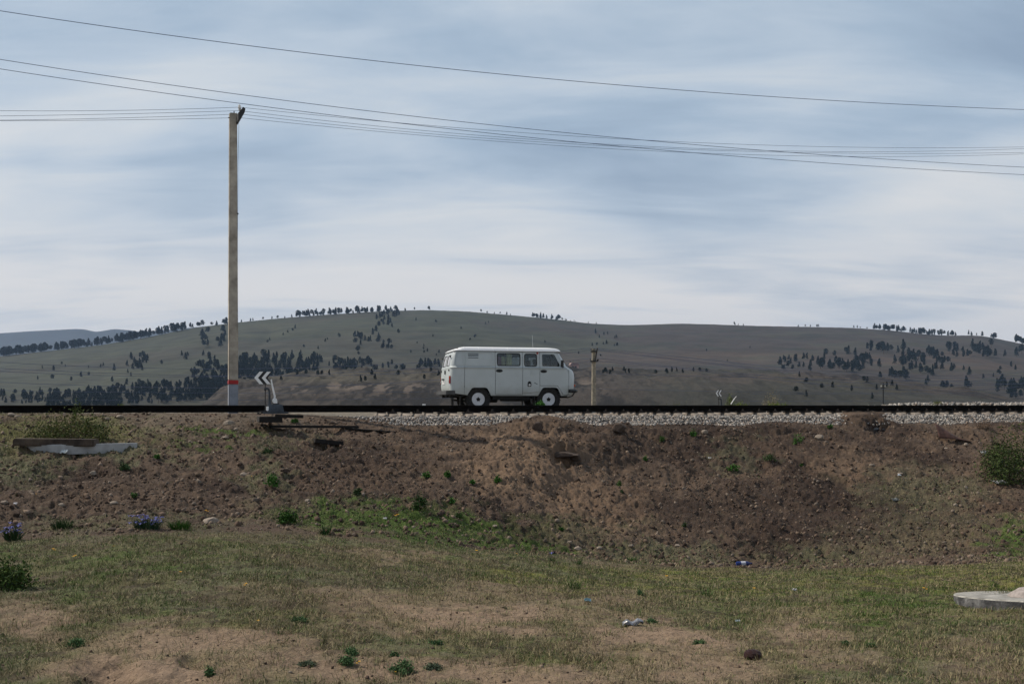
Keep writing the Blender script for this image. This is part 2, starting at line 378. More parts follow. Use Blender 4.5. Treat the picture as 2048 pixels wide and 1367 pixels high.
# ------------------------------------------------------------------ far ground and hills
def grid_mesh(name, X, Y, Z, mat, col=None, **kw):
    n0, n1 = X.shape; idx = np.arange(n0*n1).reshape(n0, n1)
    q = np.stack([idx[:-1, :-1], idx[1:, :-1], idx[1:, 1:], idx[:-1, 1:]], -1).reshape(-1, 4)
    return link(name, np_mesh(name, np.stack([X, Y, Z], -1).reshape(-1, 3), q, True, None if col is None else col.reshape(-1, 3)), mat, **kw)
T1 = np.array([(-2500, 770), (-900, 752), (-400, 735), (0, 712), (100, 701), (200, 690), (300, 673), (380, 656), (460, 646), (560, 636), (650, 629), (760, 622), (850, 619.5), (930, 622), (1024, 630), (1100, 637),
 (1180, 646.5), (1250, 650), (1290, 649), (1350, 646.5), (1420, 648), (1500, 651), (1600, 653), (1700, 655), (1780, 660), (1850, 668), (1900, 671), (1935, 670), (1965, 671), (2000, 678), (2048, 688), (2300, 712), (2900, 735), (4500, 780)], float)
T2 = np.array([(-2500, 830), (350, 830), (400, 811), (440, 790), (480, 769), (560, 757), (640, 746), (700, 742), (760, 740.5), (850, 744), (960, 742), (1060, 740), (1150, 739), (1230, 741), (1300, 742), (1400, 742), (1500, 742), (1600, 747), (1700, 757),
 (1780, 768), (1850, 778), (1920, 786), (2000, 797), (2060, 808), (2200, 830), (4500, 840)], float)
T3 = np.array([(-2500, 700), (-300, 680), (0, 665), (60, 661), (150, 656.5), (168, 657), (192, 662.5), (228, 656.5), (262, 659), (282, 662.5), (350, 657), (420, 650), (600, 655), (1100, 690), (4500, 800)], float)
def tanp(T, px, k=18):
    a = sum(np.interp(px+o, T[:, 0], T[:, 1]) for o in np.linspace(-k, k, 7))/7
    return (HY-a)/F
def ridge1(u): return 1950+120*np.sin(u*5+1)
def hill1(u, Y):
    px = 1024+F*u; x = u*Y; Rr = ridge1(u); t = np.clip((Y-820)/(Rr-820), 0, None)
    zr = tanp(T1, px)*Rr
    z = np.where(t <= 1, zr*(t**1.12), zr*(1-(t-1)*.9-(np.clip(t-1, 0, 9)**2)*.8))
    a = np.clip(t*3, 0, 1)*np.clip((1-t)*4, 0, 1)
    gul = np.abs(fbm(x+.25*Y, Y*.25, .006, 4, .5, 91)-.5)*2
    z = z+a*(14*(fbm(x, Y, .0035, 4, .5, 81)-.5)-12*(.3-gul).clip(0, 1))+a*3.0*(fbm(x, Y, .03, 3, .5, 83)-.5)
    return np.maximum(z, -30)-4*(t <= 0)-6*np.clip(1-t*6, 0, 1)
def hill2(u, Y):
    px = 1024+F*u; x = u*Y; Rr = 720+30*np.sin(u*9); t = np.clip((Y-360)/(Rr-360), 0, None)
    zr = tanp(T2, px)*Rr
    z = np.where(t <= 1, zr*(1.25*t**.8-.25*t**2.2), zr*(1-(t-1)*1.3)-20*np.clip(t-1.02, 0, 9))
    a = np.clip(t*3, 0, 1)*np.clip((1-t)*3, 0, 1)*np.clip(zr/8, 0, 1)
    rock = np.abs(fbm(x, Y*.22, .03, 4, .6, 95)-.5)*2
    z = z+a*(4*(fbm(x, Y, .012, 4, .5, 85)-.5)+9*(.35-rock).clip(0, 1)*sm(.2, .55, fbm(x, Y, .012, 2, .5, 96))+4.5*(fbm(x, Y*.3, .10, 4, .65, 97)-.5))
    return z-6*np.clip(1-t*8, 0, 1)
def mixc(a, b, t): return a*(1-t[..., None])+np.array(b)*t[..., None]
U1, Y1 = np.meshgrid(np.linspace(-1.1, 1.1, 900), np.linspace(780, 2700, 330), indexing='ij')
Z1 = hill1(U1, Y1); X1 = U1*Y1; px1, py1 = project(X1, Y1, Z1)
c1 = np.broadcast_to(np.array((.066, .074, .046)), X1.shape+(3,)).copy()
na, nb = fbm(X1, Y1, .004, 4, .55, 101), fbm(X1, Y1, .02, 4, .6, 102)
c1 = mixc(c1, (.072, .059, .050), np.clip(sm(950, 1500, px1+300*(na-.5))*.9+sm(.48, .6, na)*.45, 0, 1))
c1 = mixc(c1, (.042, .048, .036), sm(.5, .72, nb)*.7)
c1 = mixc(c1, (.09, .092, .058), sm(.55, .7, fbm(X1, Y1, .008, 4, .6, 103))*.5)
c1 = mixc(c1, (.11, .076, .054), np.clip(ell(px1, py1, 1350, 715, 350, 14)*.6+ell(px1, py1, 1900, 725, 200, 22)*.8, 0, 1)*sm(.35, .6, nb))
c1 = c1*(.62+.16*(fbm(X1*.02, Z1*1.0, .35, 4, .6, 131)-.5)[..., None]*2)
c1 = c1*(1+.55*(fbm(X1, Z1*3.0, .035, 5, .65, 133)-.5)[..., None])
hm = attr_material('hillside', .95, .22, .5, 0, mid=.03)
grid_mesh('hills', X1, Y1, Z1, hm, c1, kind='structure', label='long bare brown green hill ridge')
U2, Y2 = np.meshgrid(np.linspace(-.42, .85, 1000), np.linspace(340, 900, 300), indexing='ij')
Z2 = hill2(U2, Y2); X2 = U2*Y2; px2, py2 = project(X2, Y2, Z2)
c2 = np.broadcast_to(np.array((.066, .056, .047)), X2.shape+(3,)).copy()
na, nb, nc = fbm(X2, Y2, .012, 4, .55, 111), fbm(X2, Z2*1.6, .07, 4, .65, 112), fbm(X2, Z2*1.6, .25, 3, .6, 113)
c2 = mixc(c2, (.010, .010, .010), sm(.46, .56, nc*.5+nb*.5)*.8)
c2 = mixc(c2, (.145, .118, .096), sm(.55, .64, nc)*(.35+.65*sm(.42, .6, nb))*np.clip(1.1-np.abs(py2-773)/26, 0, 1)*(1-.65*sm(1200, 1400, px2)))
c2 = mixc(c2, (.10, .09, .065), ell(px2, py2, 700, 752, 260, 12, .5)*.7)
c2 = mixc(c2, (.05, .052, .042), sm(1200, 1400, px2)*sm(.42, .6, na)*.7)
c2 = c2*.76
grid_mesh('rocky_hill', X2, Y2, Z2, attr_material('rocky_slope', .95, .8, .6, .5, .7, mid=.2), c2, kind='structure', label='low rocky brown hill behind the railway')
U3, Y3 = np.meshgrid(np.linspace(-1.2, .4, 500), np.linspace(4200, 7400, 60), indexing='ij')
t3 = (Y3-4200)/(6500-4200); z3r = tanp(T3, 1024+F*U3, 6)*6500
Z3 = np.where(t3 <= 1, z3r*t3**1.1, z3r*(1-(t3-1)*2))+12*np.clip((1-t3)*3, 0, 1)*(fbm(U3*Y3, Y3, .002, 4, .5, 121)-.5)*4
grid_mesh('distant_ridge', U3*Y3, Y3, Z3, material('ridge_wood', (.009, .015, .017), .95, var=.3, vscale=.006), kind='structure', label='far blue ridge on the left')
fy = np.exp(np.linspace(math.log(52), math.log(9000), 140)); U4, Y4 = np.meshgrid(np.linspace(-1.3, 1.3, 120), fy, indexing='ij')
grid_mesh('field', U4*Y4, Y4, -4.05+0*Y4+.6*(fbm(U4*Y4, Y4, .05, 3, .5, 5)-.5)*np.clip((Y4-60)/60, 0, 1), material('field_grass', (.09, .09, .05), .95, var=.3, vscale=.05), kind='structure', label='flat valley field')

# ------------------------------------------------------------------ pines on the hills
m_pine = material('pine_needles', (.021, .033, .026), .9, var=.55, vscale=.9, spec=.1)
m_bark = material('pine_bark', (.09, .06, .045), .9, var=.3, vscale=4)
def leaf_quads(C, N, size, rs):
    """small tilted quads centred on C"""
    n = len(C); a = rs.normal(size=(n, 3)); a /= np.linalg.norm(a, axis=1)[:, None]; b = np.cross(a, N+1e-4*rs.normal(size=(n, 3))); b /= (np.linalg.norm(b, axis=1)[:, None]+1e-9)
    s = (size*(.6+.8*rs.random(n)))[:, None]; V = np.stack([C-a*s-b*s*.5, C+a*s-b*s*.5, C+a*s+b*s*.5, C-a*s+b*s*.5], 1).reshape(-1, 3)
    return V, np.arange(4*n).reshape(-1, 4)
def pine_meshes(k):
    rs = np.random.default_rng(100+k); kind = k % 3
    n = 330; V = []; h = 1.0
    z0 = (.16, .36, .2)[kind]
    t = rs.random(n)**.85
    if kind == 0: rad = .24*(1-t)**.75+.012                       # spire shaped
    elif kind == 1: rad = .27*np.sqrt(np.clip(1-(2*t-.85)**2/1.45, 0, 1))    # round headed on a bare trunk
    else: rad = .25*(1-t**1.8)*(.6+.4*t)+.02
    lob = .65+.45*np.sin(t*17+k)*np.cos(t*7+k*2)
    ang = rs.random(n)*2*pi; rr = rad*np.sqrt(rs.random(n))*(.75+.35*lob*np.sin(ang*3+t*9+k))
    C = np.stack([rr*np.cos(ang)+.03*np.sin(t*5+k), rr*np.sin(ang), z0+(h-z0)*t], 1)
    Vq, Fq = leaf_quads(C, rs.normal(size=(n, 3)), .042+.0*t, rs)
    crown = np_mesh('crown', Vq, Fq)
    tr = MB(); tr.tube([(0, 0, -.05), (.01, 0, .3), (.02*math.sin(k), 0, .9)], [.022, .016, .004], 5)
    for q in range(5): a = q*2.4+k; z = z0+.08+.11*q; tr.tube([(0, 0, z), (.16*math.cos(a)*(1-z*.6), .16*math.sin(a)*(1-z*.6), z+.05)], [.006, .002], 4)
    trunk = tr.mesh('trunk'); crown.materials.append(m_pine); trunk.materials.append(m_bark)
    both = bpy.data.meshes.new('pine'); bm = bmesh.new(); bm.from_mesh(crown); nf = len(bm.faces); bm.from_mesh(trunk)
    bm.faces.ensure_lookup_table()
    for f in bm.faces[nf:]: f.material_index = 1
    bm.to_mesh(both); bm.free(); both.materials.append(m_pine); both.materials.append(m_bark)
    return crown, trunk, both
PINES = [pine_meshes(k) for k in range(9)]
def solve(fn, u, row, y0, y1):
    yy = np.linspace(y0, y1, 500); r = HY-F*fn(u, yy)/yy; k = np.argmax(r <= row)
    return yy[k] if (r <= row).any() else None
trees = []    # (px height, x, y, z, h, zone)
def zone(px0, px1, py0, py1, n, h0, h1, surf, zn, tilt=0.0, clump=0):
    cs = [(random.uniform(px0, px1), random.uniform(0, 1)) for _ in range(clump)]
    for i in range(n):
        if clump and random.random() < .82:
            c = random.choice(cs); px = c[0]+random.gauss(0, 9); v = min(1, max(0, c[1]+random.gauss(0, .13)))
        else: px = random.uniform(px0, px1); v = random.random()
        row = py0+(py1-py0)*v+tilt*(px-(px0+px1)/2); u = (px-1024)/F; hp = random.uniform(h0, h1)
        if surf == 'S':
            Y = float(ridge1(u))+random.uniform(-30, 8); z = float(hill1(np.array(u), np.array(Y)))
        else:
            fn, y0, y1 = (hill1, 830, 1990) if surf == 'H' else (hill2, 380, 735)
            Y = solve(fn, u, row, y0, y1)
            if Y is None: continue
            z = float(fn(np.array(u), np.array(Y)))
        h = hp*Y/F; h = min(max(h, 3.0), 17)
        # hidden by the rocky hill in front?
        if surf == 'H' and (HY-F*(z+h*.3)/Y) > HY-F*tanp(T2, px): continue
        trees.append((h*F/Y, u*Y, Y, z-.2, h, zn))
zone(0, 90, 0, 0, 60, 12, 20, 'S', 'belt'); zone(90, 370, 0, 0, 120, 9, 19, 'S', 'belt')
zone(0, 250, 722, 738, 6, 5, 9, 'H', 'left')
zone(380, 470, 0, 0, 16, 8, 19, 'S', 'crest_left'); zone(400, 450, 665, 700, 14, 12, 20, 'H', 'left')
zone(470, 590, 0, 0, 10, 5, 9, 'S', 'crest_mid'); zone(590, 775, 0, 0, 75, 7, 15, 'S', 'crest_mid'); zone(778, 860, 0, 0, 9, 5, 12, 'S', 'crest_mid')
zone(960, 1022, 0, 0, 6, 4, 8, 'S', 'crest_right'); zone(1064, 1120, 0, 0, 20, 7, 12, 'S', 'crest_right'); zone(1110, 1205, 0, 0, 8, 3, 7, 'S', 'crest_right')
zone(1468, 1500, 0, 0, 4, 4, 8, 'S', 'crest_right'); zone(1590, 1640, 0, 0, 5, 4, 8, 'S', 'crest_right'); zone(1690, 1735, 0, 0, 4, 4, 8, 'S', 'crest_far')
zone(1740, 1912, 0, 0, 62, 7, 14, 'S', 'crest_far'); zone(1935, 2000, 0, 0, 12, 6, 12, 'S', 'crest_far'); zone(2025, 2060, 0, 0, 14, 12, 18, 'S', 'crest_far')
zone(745, 800, 630, 700, 34, 9, 16, 'H', 'gully', 0, 5); zone(665, 735, 675, 712, 16, 9, 15, 'H', 'gully', 0, 4); zone(500, 720, 655, 720, 16, 6, 10, 'H', 'middle')
zone(820, 980, 640, 700, 12, 5, 8, 'H', 'middle'); zone(800, 900, 690, 715, 5, 6, 9, 'H', 'middle'); zone(1190, 1235, 665, 695, 12, 6, 10, 'H', 'middle', 0, 2); zone(1000, 1600, 670, 735, 9, 4, 9, 'H', 'middle')
zone(210, 480, 712, 740, 34, 10, 17, 'H', 'left', -.03, 8); zone(60, 300, 735, 772, 14, 8, 14, 'H', 'left')
zone(0, 110, 786, 808, 60, 8, 15, 'H', 'wood'); zone(95, 480, 778, 812, 420, 10, 20, 'H', 'wood', -.09); zone(380, 520, 735, 805, 190, 12, 20, 'H', 'wood')
zone(480, 640, 718, 762, 170, 12, 20, 'H', 'wood'); zone(600, 900, 728, 748, 120, 10, 17, 'H', 'wood', .03, 16)
zone(560, 880, 745, 770, 14, 8, 15, 'N', 'rocky'); zone(1160, 1260, 742, 750, 9, 5, 9, 'N', 'rocky'); zone(1300, 1420, 741, 750, 10, 5, 9, 'N', 'rocky'); zone(1590, 1800, 752, 800, 14, 8, 14, 'N', 'rocky')
zone(1555, 1640, 720, 742, 20, 11, 17, 'H', 'right', 0, 5); zone(1640, 1740, 708, 750, 44, 14, 22, 'H', 'right', 0, 8); zone(1750, 1830, 700, 760, 44, 14, 22, 'H', 'right', 0, 7)
zone(1830, 1900, 705, 735, 26, 12, 20, 'H', 'right', 0, 5); zone(1900, 2048, 695, 715, 40, 12, 20, 'H', 'right', 0, 9); zone(1840, 1960, 740, 800, 34, 12, 20, 'H', 'right', 0, 8)
zone(1990, 2060, 765, 800, 34, 14, 22, 'H', 'right'); zone(1920, 2040, 725, 760, 8, 8, 13, 'H', 'right')
ZL = {'belt': ('dark pine in the dense belt along the left skyline', 'pines in the belt on the left skyline'),
 'left': ('dark pine scattered on the grassy slope behind the tall concrete pole', 'pines scattered on the left slope'),
 'crest_left': ('pine on the rising crest just left of the tall concrete pole', 'pines on the crest left of the pole'),
 'crest_mid': ('small pine in the row on the hilltop above the switch stand', 'pines on the middle hilltop'),
 'crest_right': ('tiny pine standing against the sky on the bare crest above and right of the van', 'small pines on the crest behind the van'),
 'crest_far': ('small pine in the row along the right end of the crest', 'pines on the right crest'),
 'gully': ('dark pine in the gully running down below the hilltop', 'pines in the hillside gully'),
 'middle': ('small lone pine on the open bare upper slope', 'lone pines on the bare slope'),
 'wood': ('dark pine in the wood at the foot of the left hill', 'pines at the foot of the left hill'),
 'rocky': ('small pine on the low rocky hill in front of the ridge', 'pines on the rocky hill'),
 'right': ('dark pine in the clumps on the right hand slope', 'pines on the right slope')}
trees.sort(key=lambda t: -t[0])
sV, sF, sM, off = [], [], [], 0
ORD = 'first second third fourth fifth sixth seventh eighth ninth tenth eleventh twelfth thirteenth fourteenth fifteenth sixteenth seventeenth eighteenth nineteenth twentieth'.split()
for t_ in ('twenty', 'thirty', 'forty', 'fifty'): ORD += [t_[:-1]+'ieth' if 0 else t_+' '+q for q in ORD[:9]] if t_ != 'x' else []
TK = [random.randrange(9) for _ in trees]; cls = {}
ZP = {'belt': 'the belt on the left skyline', 'left': 'the slope behind the tall pole', 'crest_left': 'the crest left of the tall pole', 'crest_mid': 'the hilltop above the switch stand', 'crest_right': 'the bare crest behind the van',
 'crest_far': 'the right end of the crest', 'gully': 'the gully below the hilltop', 'middle': 'the bare upper slope', 'wood': 'the wood by the pole', 'rocky': 'the low rocky hill', 'right': 'the right hand slope'}
for i, (hp, x, y, z, h, zn) in enumerate(trees[:290]):
    row = HY-F*z/y; bd = '' if zn[:5] in ('crest', 'belt') else ('high on ' if row < 715 else 'midway up ' if row < 750 else 'low in ')
    key = (('tall' if h > 10.5 else 'short'), ('spired', 'round', 'broad')[TK[i] % 3], bd+ZP[zn] if bd else 'on '+ZP[zn]); cls.setdefault(key, []).append((x/y, i))
TL = {}
for key, L in cls.items():
    for n_, (_, i) in enumerate(sorted(L)):
        TL[i] = ('%s %s %s pine from the left %s' % (ORD[min(n_, 55)], key[0], key[1], key[2])) if len(L) > 1 else 'the only %s %s pine %s' % key
for i, (hp, x, y, z, h, zn) in enumerate(trees):
    k = TK[i]; cr, tk, bo = PINES[k]; rz = random.uniform(0, 6.28); wd = random.uniform(1.0, 1.6)
    if i < 290:
        lab, grp = TL[i], ZL[zn][1]
        if hp > 18:
            e = empty('pine_tree', (x, y, z), rz, label=lab, cat='tree', group=grp); e.scale = (h*wd, h*wd, h)
            link('crown', cr, None, e); link('trunk', tk, None, e)
        else:
            o = link('pine_tree', bo, None, label=lab, cat='tree', group=grp); o.location = (x, y, z); o.rotation_euler = (0, 0, rz); o.scale = (h*wd, h*wd, h)
    else:
        me = cr; n = len(me.vertices); v = np.zeros(n*3, dtype=np.float32); me.vertices.foreach_get('co', v); v = v.reshape(-1, 3)
        c, s = math.cos(rz), math.sin(rz)
        sV.append(np.stack([(v[:, 0]*c-v[:, 1]*s)*h*wd+x, (v[:, 0]*s+v[:, 1]*c)*h*wd+y, v[:, 2]*h+z], 1)); sF.append(np.arange(n).reshape(-1, 4)+off); off += n
if sV: link('distant_trees', np_mesh('distant_trees', np.concatenate(sV), np.concatenate(sF)), m_pine, kind='stuff', label='remaining small pines of the hillside woods')
print('trees', len(trees))
# ------------------------------------------------------------------ railway
CT, STN = math.cos(math.atan(RB)), math.sin(math.atan(RB)); TA = math.atan(RB)
def trk(s, d):
    """world x,y of a point s metres along the track (from x=0) and d metres behind the near rail"""
    return (s*CT-d*STN, RA+s*STN+d*CT)
m_rail = material('rail_steel', (.006, .005, .0045), .9, var=.35, vscale=3, bump=.001, bscale=60, spec=.1)
m_head = material('rail_head', (.09, .085, .08), .5, metal=.6, var=.1, vscale=5)
m_clip = material('fastening_steel', (.035, .028, .024), .7, metal=.4, var=.3)
m_conc = material('sleeper_concrete', (.25, .215, .18), .9, var=.18, vscale=5, bump=.004, bscale=40)
m_wood = material('tarred_wood', (.010, .008, .007), .9, var=.3, vscale=5, bump=.004, bscale=30)
prof = [(-.066, -.180), (.066, -.180), (.066, -.170), (.012, -.150), (.009, -.045), (.034, -.036), (.0345, -.012), (.026, -.001), (-.026, -.001), (-.0345, -.012), (-.034, -.036), (-.009, -.045), (-.012, -.150), (-.066, -.170)]
for d, lab in ((0.0, 'near dark steel rail running along the top of the bank'), (1.56, 'far steel rail of the track, hidden behind the near one')):
    e = empty('rail', trk(0, d)+(0,), TA, label=lab, cat='rail')
    MB().prism([(a, b) for a, b in prof], -34, 42, 'x').build('rail_web', m_rail, e)
    mh = MB(); mh.box((4, 0, .0008), (76, .05, .0016)); mh.build('running_surface', m_head, e)
# fastening + sleepers; concrete from the middle to the right, timber on the left
def sleeper_mesh():
    m = MB(); n = 26
    for i in range(n+1):
        pass
    # long concrete beam: tapered section, deeper under the rail seats, sloping end
    secs = []
    for y, hw, top in ((-.44, .095, -.33), (-.40, .10, -.275), (-.32, .105, -.240), (-.20, .11, -.226), (.18, .122, -.222), (.36, .112, -.25), (.78, .108, -.265), (1.20, .112, -.25), (1.38, .122, -.222), (1.76, .125, -.226), (1.98, .125, -.235), (2.06, .122, -.252), (2.12, .118, -.30)):
        secs.append([(-hw-.02, y, -.44), (-hw, y, top-.02), (-hw+.03, y, top), (hw-.03, y, top), (hw, y, top-.02), (hw+.02, y, -.44)])
    V = [p for s_ in secs for p in s_]; k = 6; Fc = []
    for i in range(len(secs)-1):
        for j in range(k): Fc.append((i*k+j, i*k+(j+1) % k, (i+1)*k+(j+1) % k, (i+1)*k+j))
    Fc.append(tuple(range(k))); Fc.append(tuple((len(secs)-1)*k+j for j in range(k))[::-1])
    m.add(V, Fc); return m.mesh('sleeper_beam', True)
def clip_mesh(d):
    m = MB(); m.box((0, d, -.2005), (.20, .34, .039))
    for s in (-1, 1):
        m.box((0, d+s*.11, -.172), (.09, .07, .022)); m.lathe([(.018, 0), (.018, .055), (.0, .062)], 8, 'z', (0, d+s*.12, -.165)); m.lathe([(.03, 0), (.03, .022), (.0, .024)], 6, 'z', (0, d+s*.12, -.15))
    return m.mesh('fastening')
smesh = sleeper_mesh(); smesh.materials.append(m_conc); c1m, c2m = clip_mesh(0), clip_mesh(1.56); c1m.materials.append(m_clip); c2m.materials.append(m_clip)
S = []
s = (-1.75)
def s_of_px(px): u = (px-1024)/F; return u*Yrail(u)/CT
pxs = [784, 834, 884, 934, 982, 1024]
S = [s_of_px(p) for p in pxs]
while S[-1] < 26: S.append(S[-1]+.545)
U_ = ' one two three four five six seven eight nine ten eleven twelve thirteen fourteen fifteen sixteen seventeen eighteen nineteen'.split(' '); T_ = '  twenty thirty forty fifty sixty'.split(' ')
def num(n): return U_[n] if n < 20 else T_[n//10]+(' '+U_[n % 10] if n % 10 else '')
for i, s in enumerate(S):
    x, y = trk(s, 0); e = empty('sleeper', (x, y, random.uniform(-.004, .003)), TA+random.uniform(-.01, .01), label='pale concrete sleeper, %s to the right of the first one where the gravel begins' % num(i) if i else 'leftmost concrete sleeper, where the gravel bed begins', cat='sleeper', group='concrete sleepers of the track')
    link('sleeper_beam', smesh, None, e); link('fastening', c1m, None, e); link('fastening', c2m, None, e)
tb = MB().box((0, .78, -.30), (.24, 2.7, .16)); tmesh = tb.mesh('timber', bevel=.012); tmesh.materials.append(m_wood)
s = S[0]-.75
while False:
    x, y = trk(s, 0); e = empty('timber_sleeper', (x, y, -.001), TA+random.uniform(-.02, .02), label='dark tarred timber sleeper half buried in earth under the left part of the rails', cat='sleeper', group='timber sleepers of the track')
    link('timber', tmesh, None, e); link('fastening', c1m, None, e); s -= .62
# ballast: a bed of real broken stones
m_stone = attr_material('crushed_stone', .85, 40, .25, .004, 60, mid=15)
def stones(name, C, size, cols, label, seed=1, flat=.7, mat=None, kind='stuff'):
    rs = np.random.default_rng(seed); n = len(C)
    base = np.array([(1, 0, 0), (-1, 0, 0), (0, 1, 0), (0, -1, 0), (0, 0, 1), (0, 0, -1), (.6, .6, .6), (-.6, .6, .55), (.6, -.6, -.55), (-.6, -.6, -.6)], float)
    tri = np.array([(0, 6, 4), (6, 2, 4), (2, 7, 4), (7, 1, 4), (1, 3, 4), (3, 0, 4), (0, 2, 6), (2, 1, 7), (0, 8, 5), (0, 3, 8), (8, 3, 5), (3, 9, 5), (3, 1, 9), (1, 9, 5)[:3] if False else (9, 1, 5), (1, 2, 5), (2, 0, 5)])
    J = 1+.35*(rs.random((n, 10, 1))-.5)+.3*(rs.random((n, 10, 3))-.5)
    V = base[None]*J; A = (.75+.6*rs.random((n, 1, 3))); A[:, :, 2] *= flat; V = V*A
    q = rs.normal(size=(n, 4)); q /= np.linalg.norm(q, axis=1)[:, None]; w_, x_, y_, z_ = q.T
    Rm = np.stack([1-2*(y_*y_+z_*z_), 2*(x_*y_-z_*w_), 2*(x_*z_+y_*w_), 2*(x_*y_+z_*w_), 1-2*(x_*x_+z_*z_), 2*(y_*z_-x_*w_), 2*(x_*z_-y_*w_), 2*(y_*z_+x_*w_), 1-2*(x_*x_+y_*y_)], 1).reshape(n, 3, 3)
    V = np.einsum('nij,nkj->nki', Rm, V)*np.asarray(size).reshape(-1, 1, 1)+C[:, None]
    ci = cols[rs.integers(0, len(cols), n)]*(.7+.6*rs.random((n, 1)))
    return link(name, np_mesh(name, V.reshape(-1, 3), (tri[None]+10*np.arange(n)[:, None, None]).reshape(-1, 3), False, np.repeat(ci, 10, 0)), mat or m_stone, kind=kind, label=label)
bc = np.array([(.28, .27, .255), (.20, .195, .19), (.38, .355, .32), (.10, .10, .10), (.30, .25, .21), (.22, .205, .19)])
def bed_z(d): return np.interp(d, [-1.6, -1.25, -.70, -.5, .5], [-.61, -.57, -.355, -.325, -.315])
sN = 26000; ss = rng.uniform(S[0]-1.4, 26, sN); dd = rng.uniform(-1.55, .5, sN)
edge = -1.30+.16*np.sin(ss*1.7)+.25*(fbm(ss, ss*0, 1.3, 3, .5, 3)-.5)
start = sm(S[0]-1.3, S[0]+.4, ss+rng.uniform(-.4, .4, sN)); keep = (ground_z(ss*CT-dd*STN, RA+ss*STN+dd*CT, False) < bed_z(dd)+.05) & (dd > edge) & (rng.random(sN) < start*1.2) & (dd > -.6-.75*start)
ss, dd = ss[keep], dd[keep]
bx, by = ss*CT-dd*STN, RA+ss*STN+dd*CT; gz = ground_z(bx, by); bz = np.maximum(bed_z(dd)+rng.normal(0, .012, len(dd)), gz+.005)
stones('ballast', np.stack([bx, by, bz], 1), rng.uniform(.020, .040, len(bx)), bc*1.2, 'grey crushed stone ballast along the track', 5)
# solid shoulder of small fill below the stones
g = MB(); sg = np.linspace(S[0]-.6, 27, 160); V = []; Fc = []
dp = [-1.38, -1.2, -.64, -.5, 2.0, 2.2, 3.0]; zp = [-.72, -.59, -.385, -.36, -.36, -.36, -.6]
for i, q in enumerate(sg):
    f = min(1, i/14)
    for d, z in zip(dp, zp): x, y = trk(q, d); V.append((x, y, z-.12*(1-f)))
for i in range(len(sg)-1):
    for j in range(6): a = i*7+j; Fc.append((a, a+7, a+8, a+1))
g.add(V, Fc).build('ballast_bed', material('ballast_fines', (.16, .155, .15), .95, var=.4, vscale=14, bump=.01, bscale=40), kind='structure', label='packed stone bed of the railway')
# pale gravel heap strip behind the track on the right
gx = rng.uniform(10, 33, 6000); gy = RA+RB*gx+rng.uniform(7.0, 9.6, 6000)
gh = np.minimum((gy-(RA+RB*gx)-6.8), 1.6-(np.abs(gy-(RA+RB*gx)-8.2))).clip(0, 1)
far_z = -.2+.245*np.clip(gh*1.4, 0, 1)*sm(12.5, 17, gx)
stones('gravel_strip', np.stack([gx, gy, far_z+rng.normal(0, .02, 6000)], 1), rng.uniform(.03, .07, 6000), bc*1.15, 'pale gravel strip beyond the right part of the track', 6)
V = []; Fc = []
for i, x in enumerate(np.linspace(9, 34, 60)):
    k = float(sm(12.5, 17, x))
    for d, z in ((6.6, -.3), (7.4, -.2+.18*k), (8.2, -.2+.225*k), (9.2, -.2+.18*k), (10, -.4)): V.append((x, RA+RB*x+d, z))
for i in range(59):
    for j in range(4): a = i*5+j; Fc.append((a, a+5, a+6, a+1))
MB().add(V, Fc).build('gravel_bank', material('gravel_fines', (.26, .24, .20), .95, var=.3, vscale=10, bump=.02, bscale=20), kind='structure', label='low gravel bank beyond the track')

# ------------------------------------------------------------------ poles and wires
m_pole = material('pole_concrete', (.38, .345, .29), .9, var=.2, vscale=3.2, bump=.004, bscale=30)
m_pole_w = material('pole_edge_stone', (.50, .50, .50), .9, var=.1, vscale=4)
m_grey = material('pole_grey_paint', (.24, .27, .32), .8, var=.12, vscale=4)
m_red = material('red_paint', (.36, .012, .015), .6, var=.15, vscale=8)
m_black = material('black_iron', (.012, .013, .015), .6, var=.3, vscale=10)
m_white = material('white_paint', (.86, .87, .87), .6, var=.04, vscale=8)
m_porc = material('porcelain', (.62, .60, .56), .25, var=.06, vscale=8)
m_wire = material('wire_metal', (.10, .13, .22), .6, metal=.1, var=.1)
def insulator(parent, loc, mat=m_porc, s=1.0, name='insulator'):
    o = MB().lathe([(.0, .0), (.012*s, .0), (.012*s, .05*s), (.04*s, .055*s), (.045*s, .085*s), (.03*s, .1*s), (.034*s, .125*s), (.022*s, .15*s), (.0, .16*s)], 12, 'z').build(name, mat, parent, smooth=True); o.location = loc; return o
PY = 26.0; px_ = (466-1024)/F*PY; pz0 = -.6; top = (HY-227)/F*PY
pole = empty('utility_pole', (px_, PY, pz0), TA+.10, label='tall concrete pole with red band and grey painted foot beside the switch stand', cat='pole')
def frustum(m, z0, w0, d0, z1, w1, d1):
    V = [(sx*w0/2, sy*d0/2, z0) for sx, sy in ((-1, -1), (1, -1), (1, 1), (-1, 1))]+[(sx*w1/2, sy*d1/2, z1) for sx, sy in ((-1, -1), (1, -1), (1, 1), (-1, 1))]
    return m.add(V, [(3, 2, 1, 0), (4, 5, 6, 7), (0, 1, 5, 4), (1, 2, 6, 5), (2, 3, 7, 6), (3, 0, 4, 7)])
H = top-pz0; zr = (HY-768)/F*PY-pz0; zr2 = (HY-760)/F*PY-pz0
def wat(z): return .246-.056*z/H
frustum(MB(), 0, wat(0), .22, zr, wat(zr), .215).build('painted_foot', m_grey, pole, bevel=.018)
frustum(MB(), zr, wat(zr)+.012, .227, zr2, wat(zr2)+.012, .226).build('red_band', m_red, pole, bevel=.012)
frustum(MB(), zr2, wat(zr2), .215, H, wat(H), .17).build('shaft', m_pole, pole, bevel=.018)
br = MB()      # steel bracket at the top, seen edge on
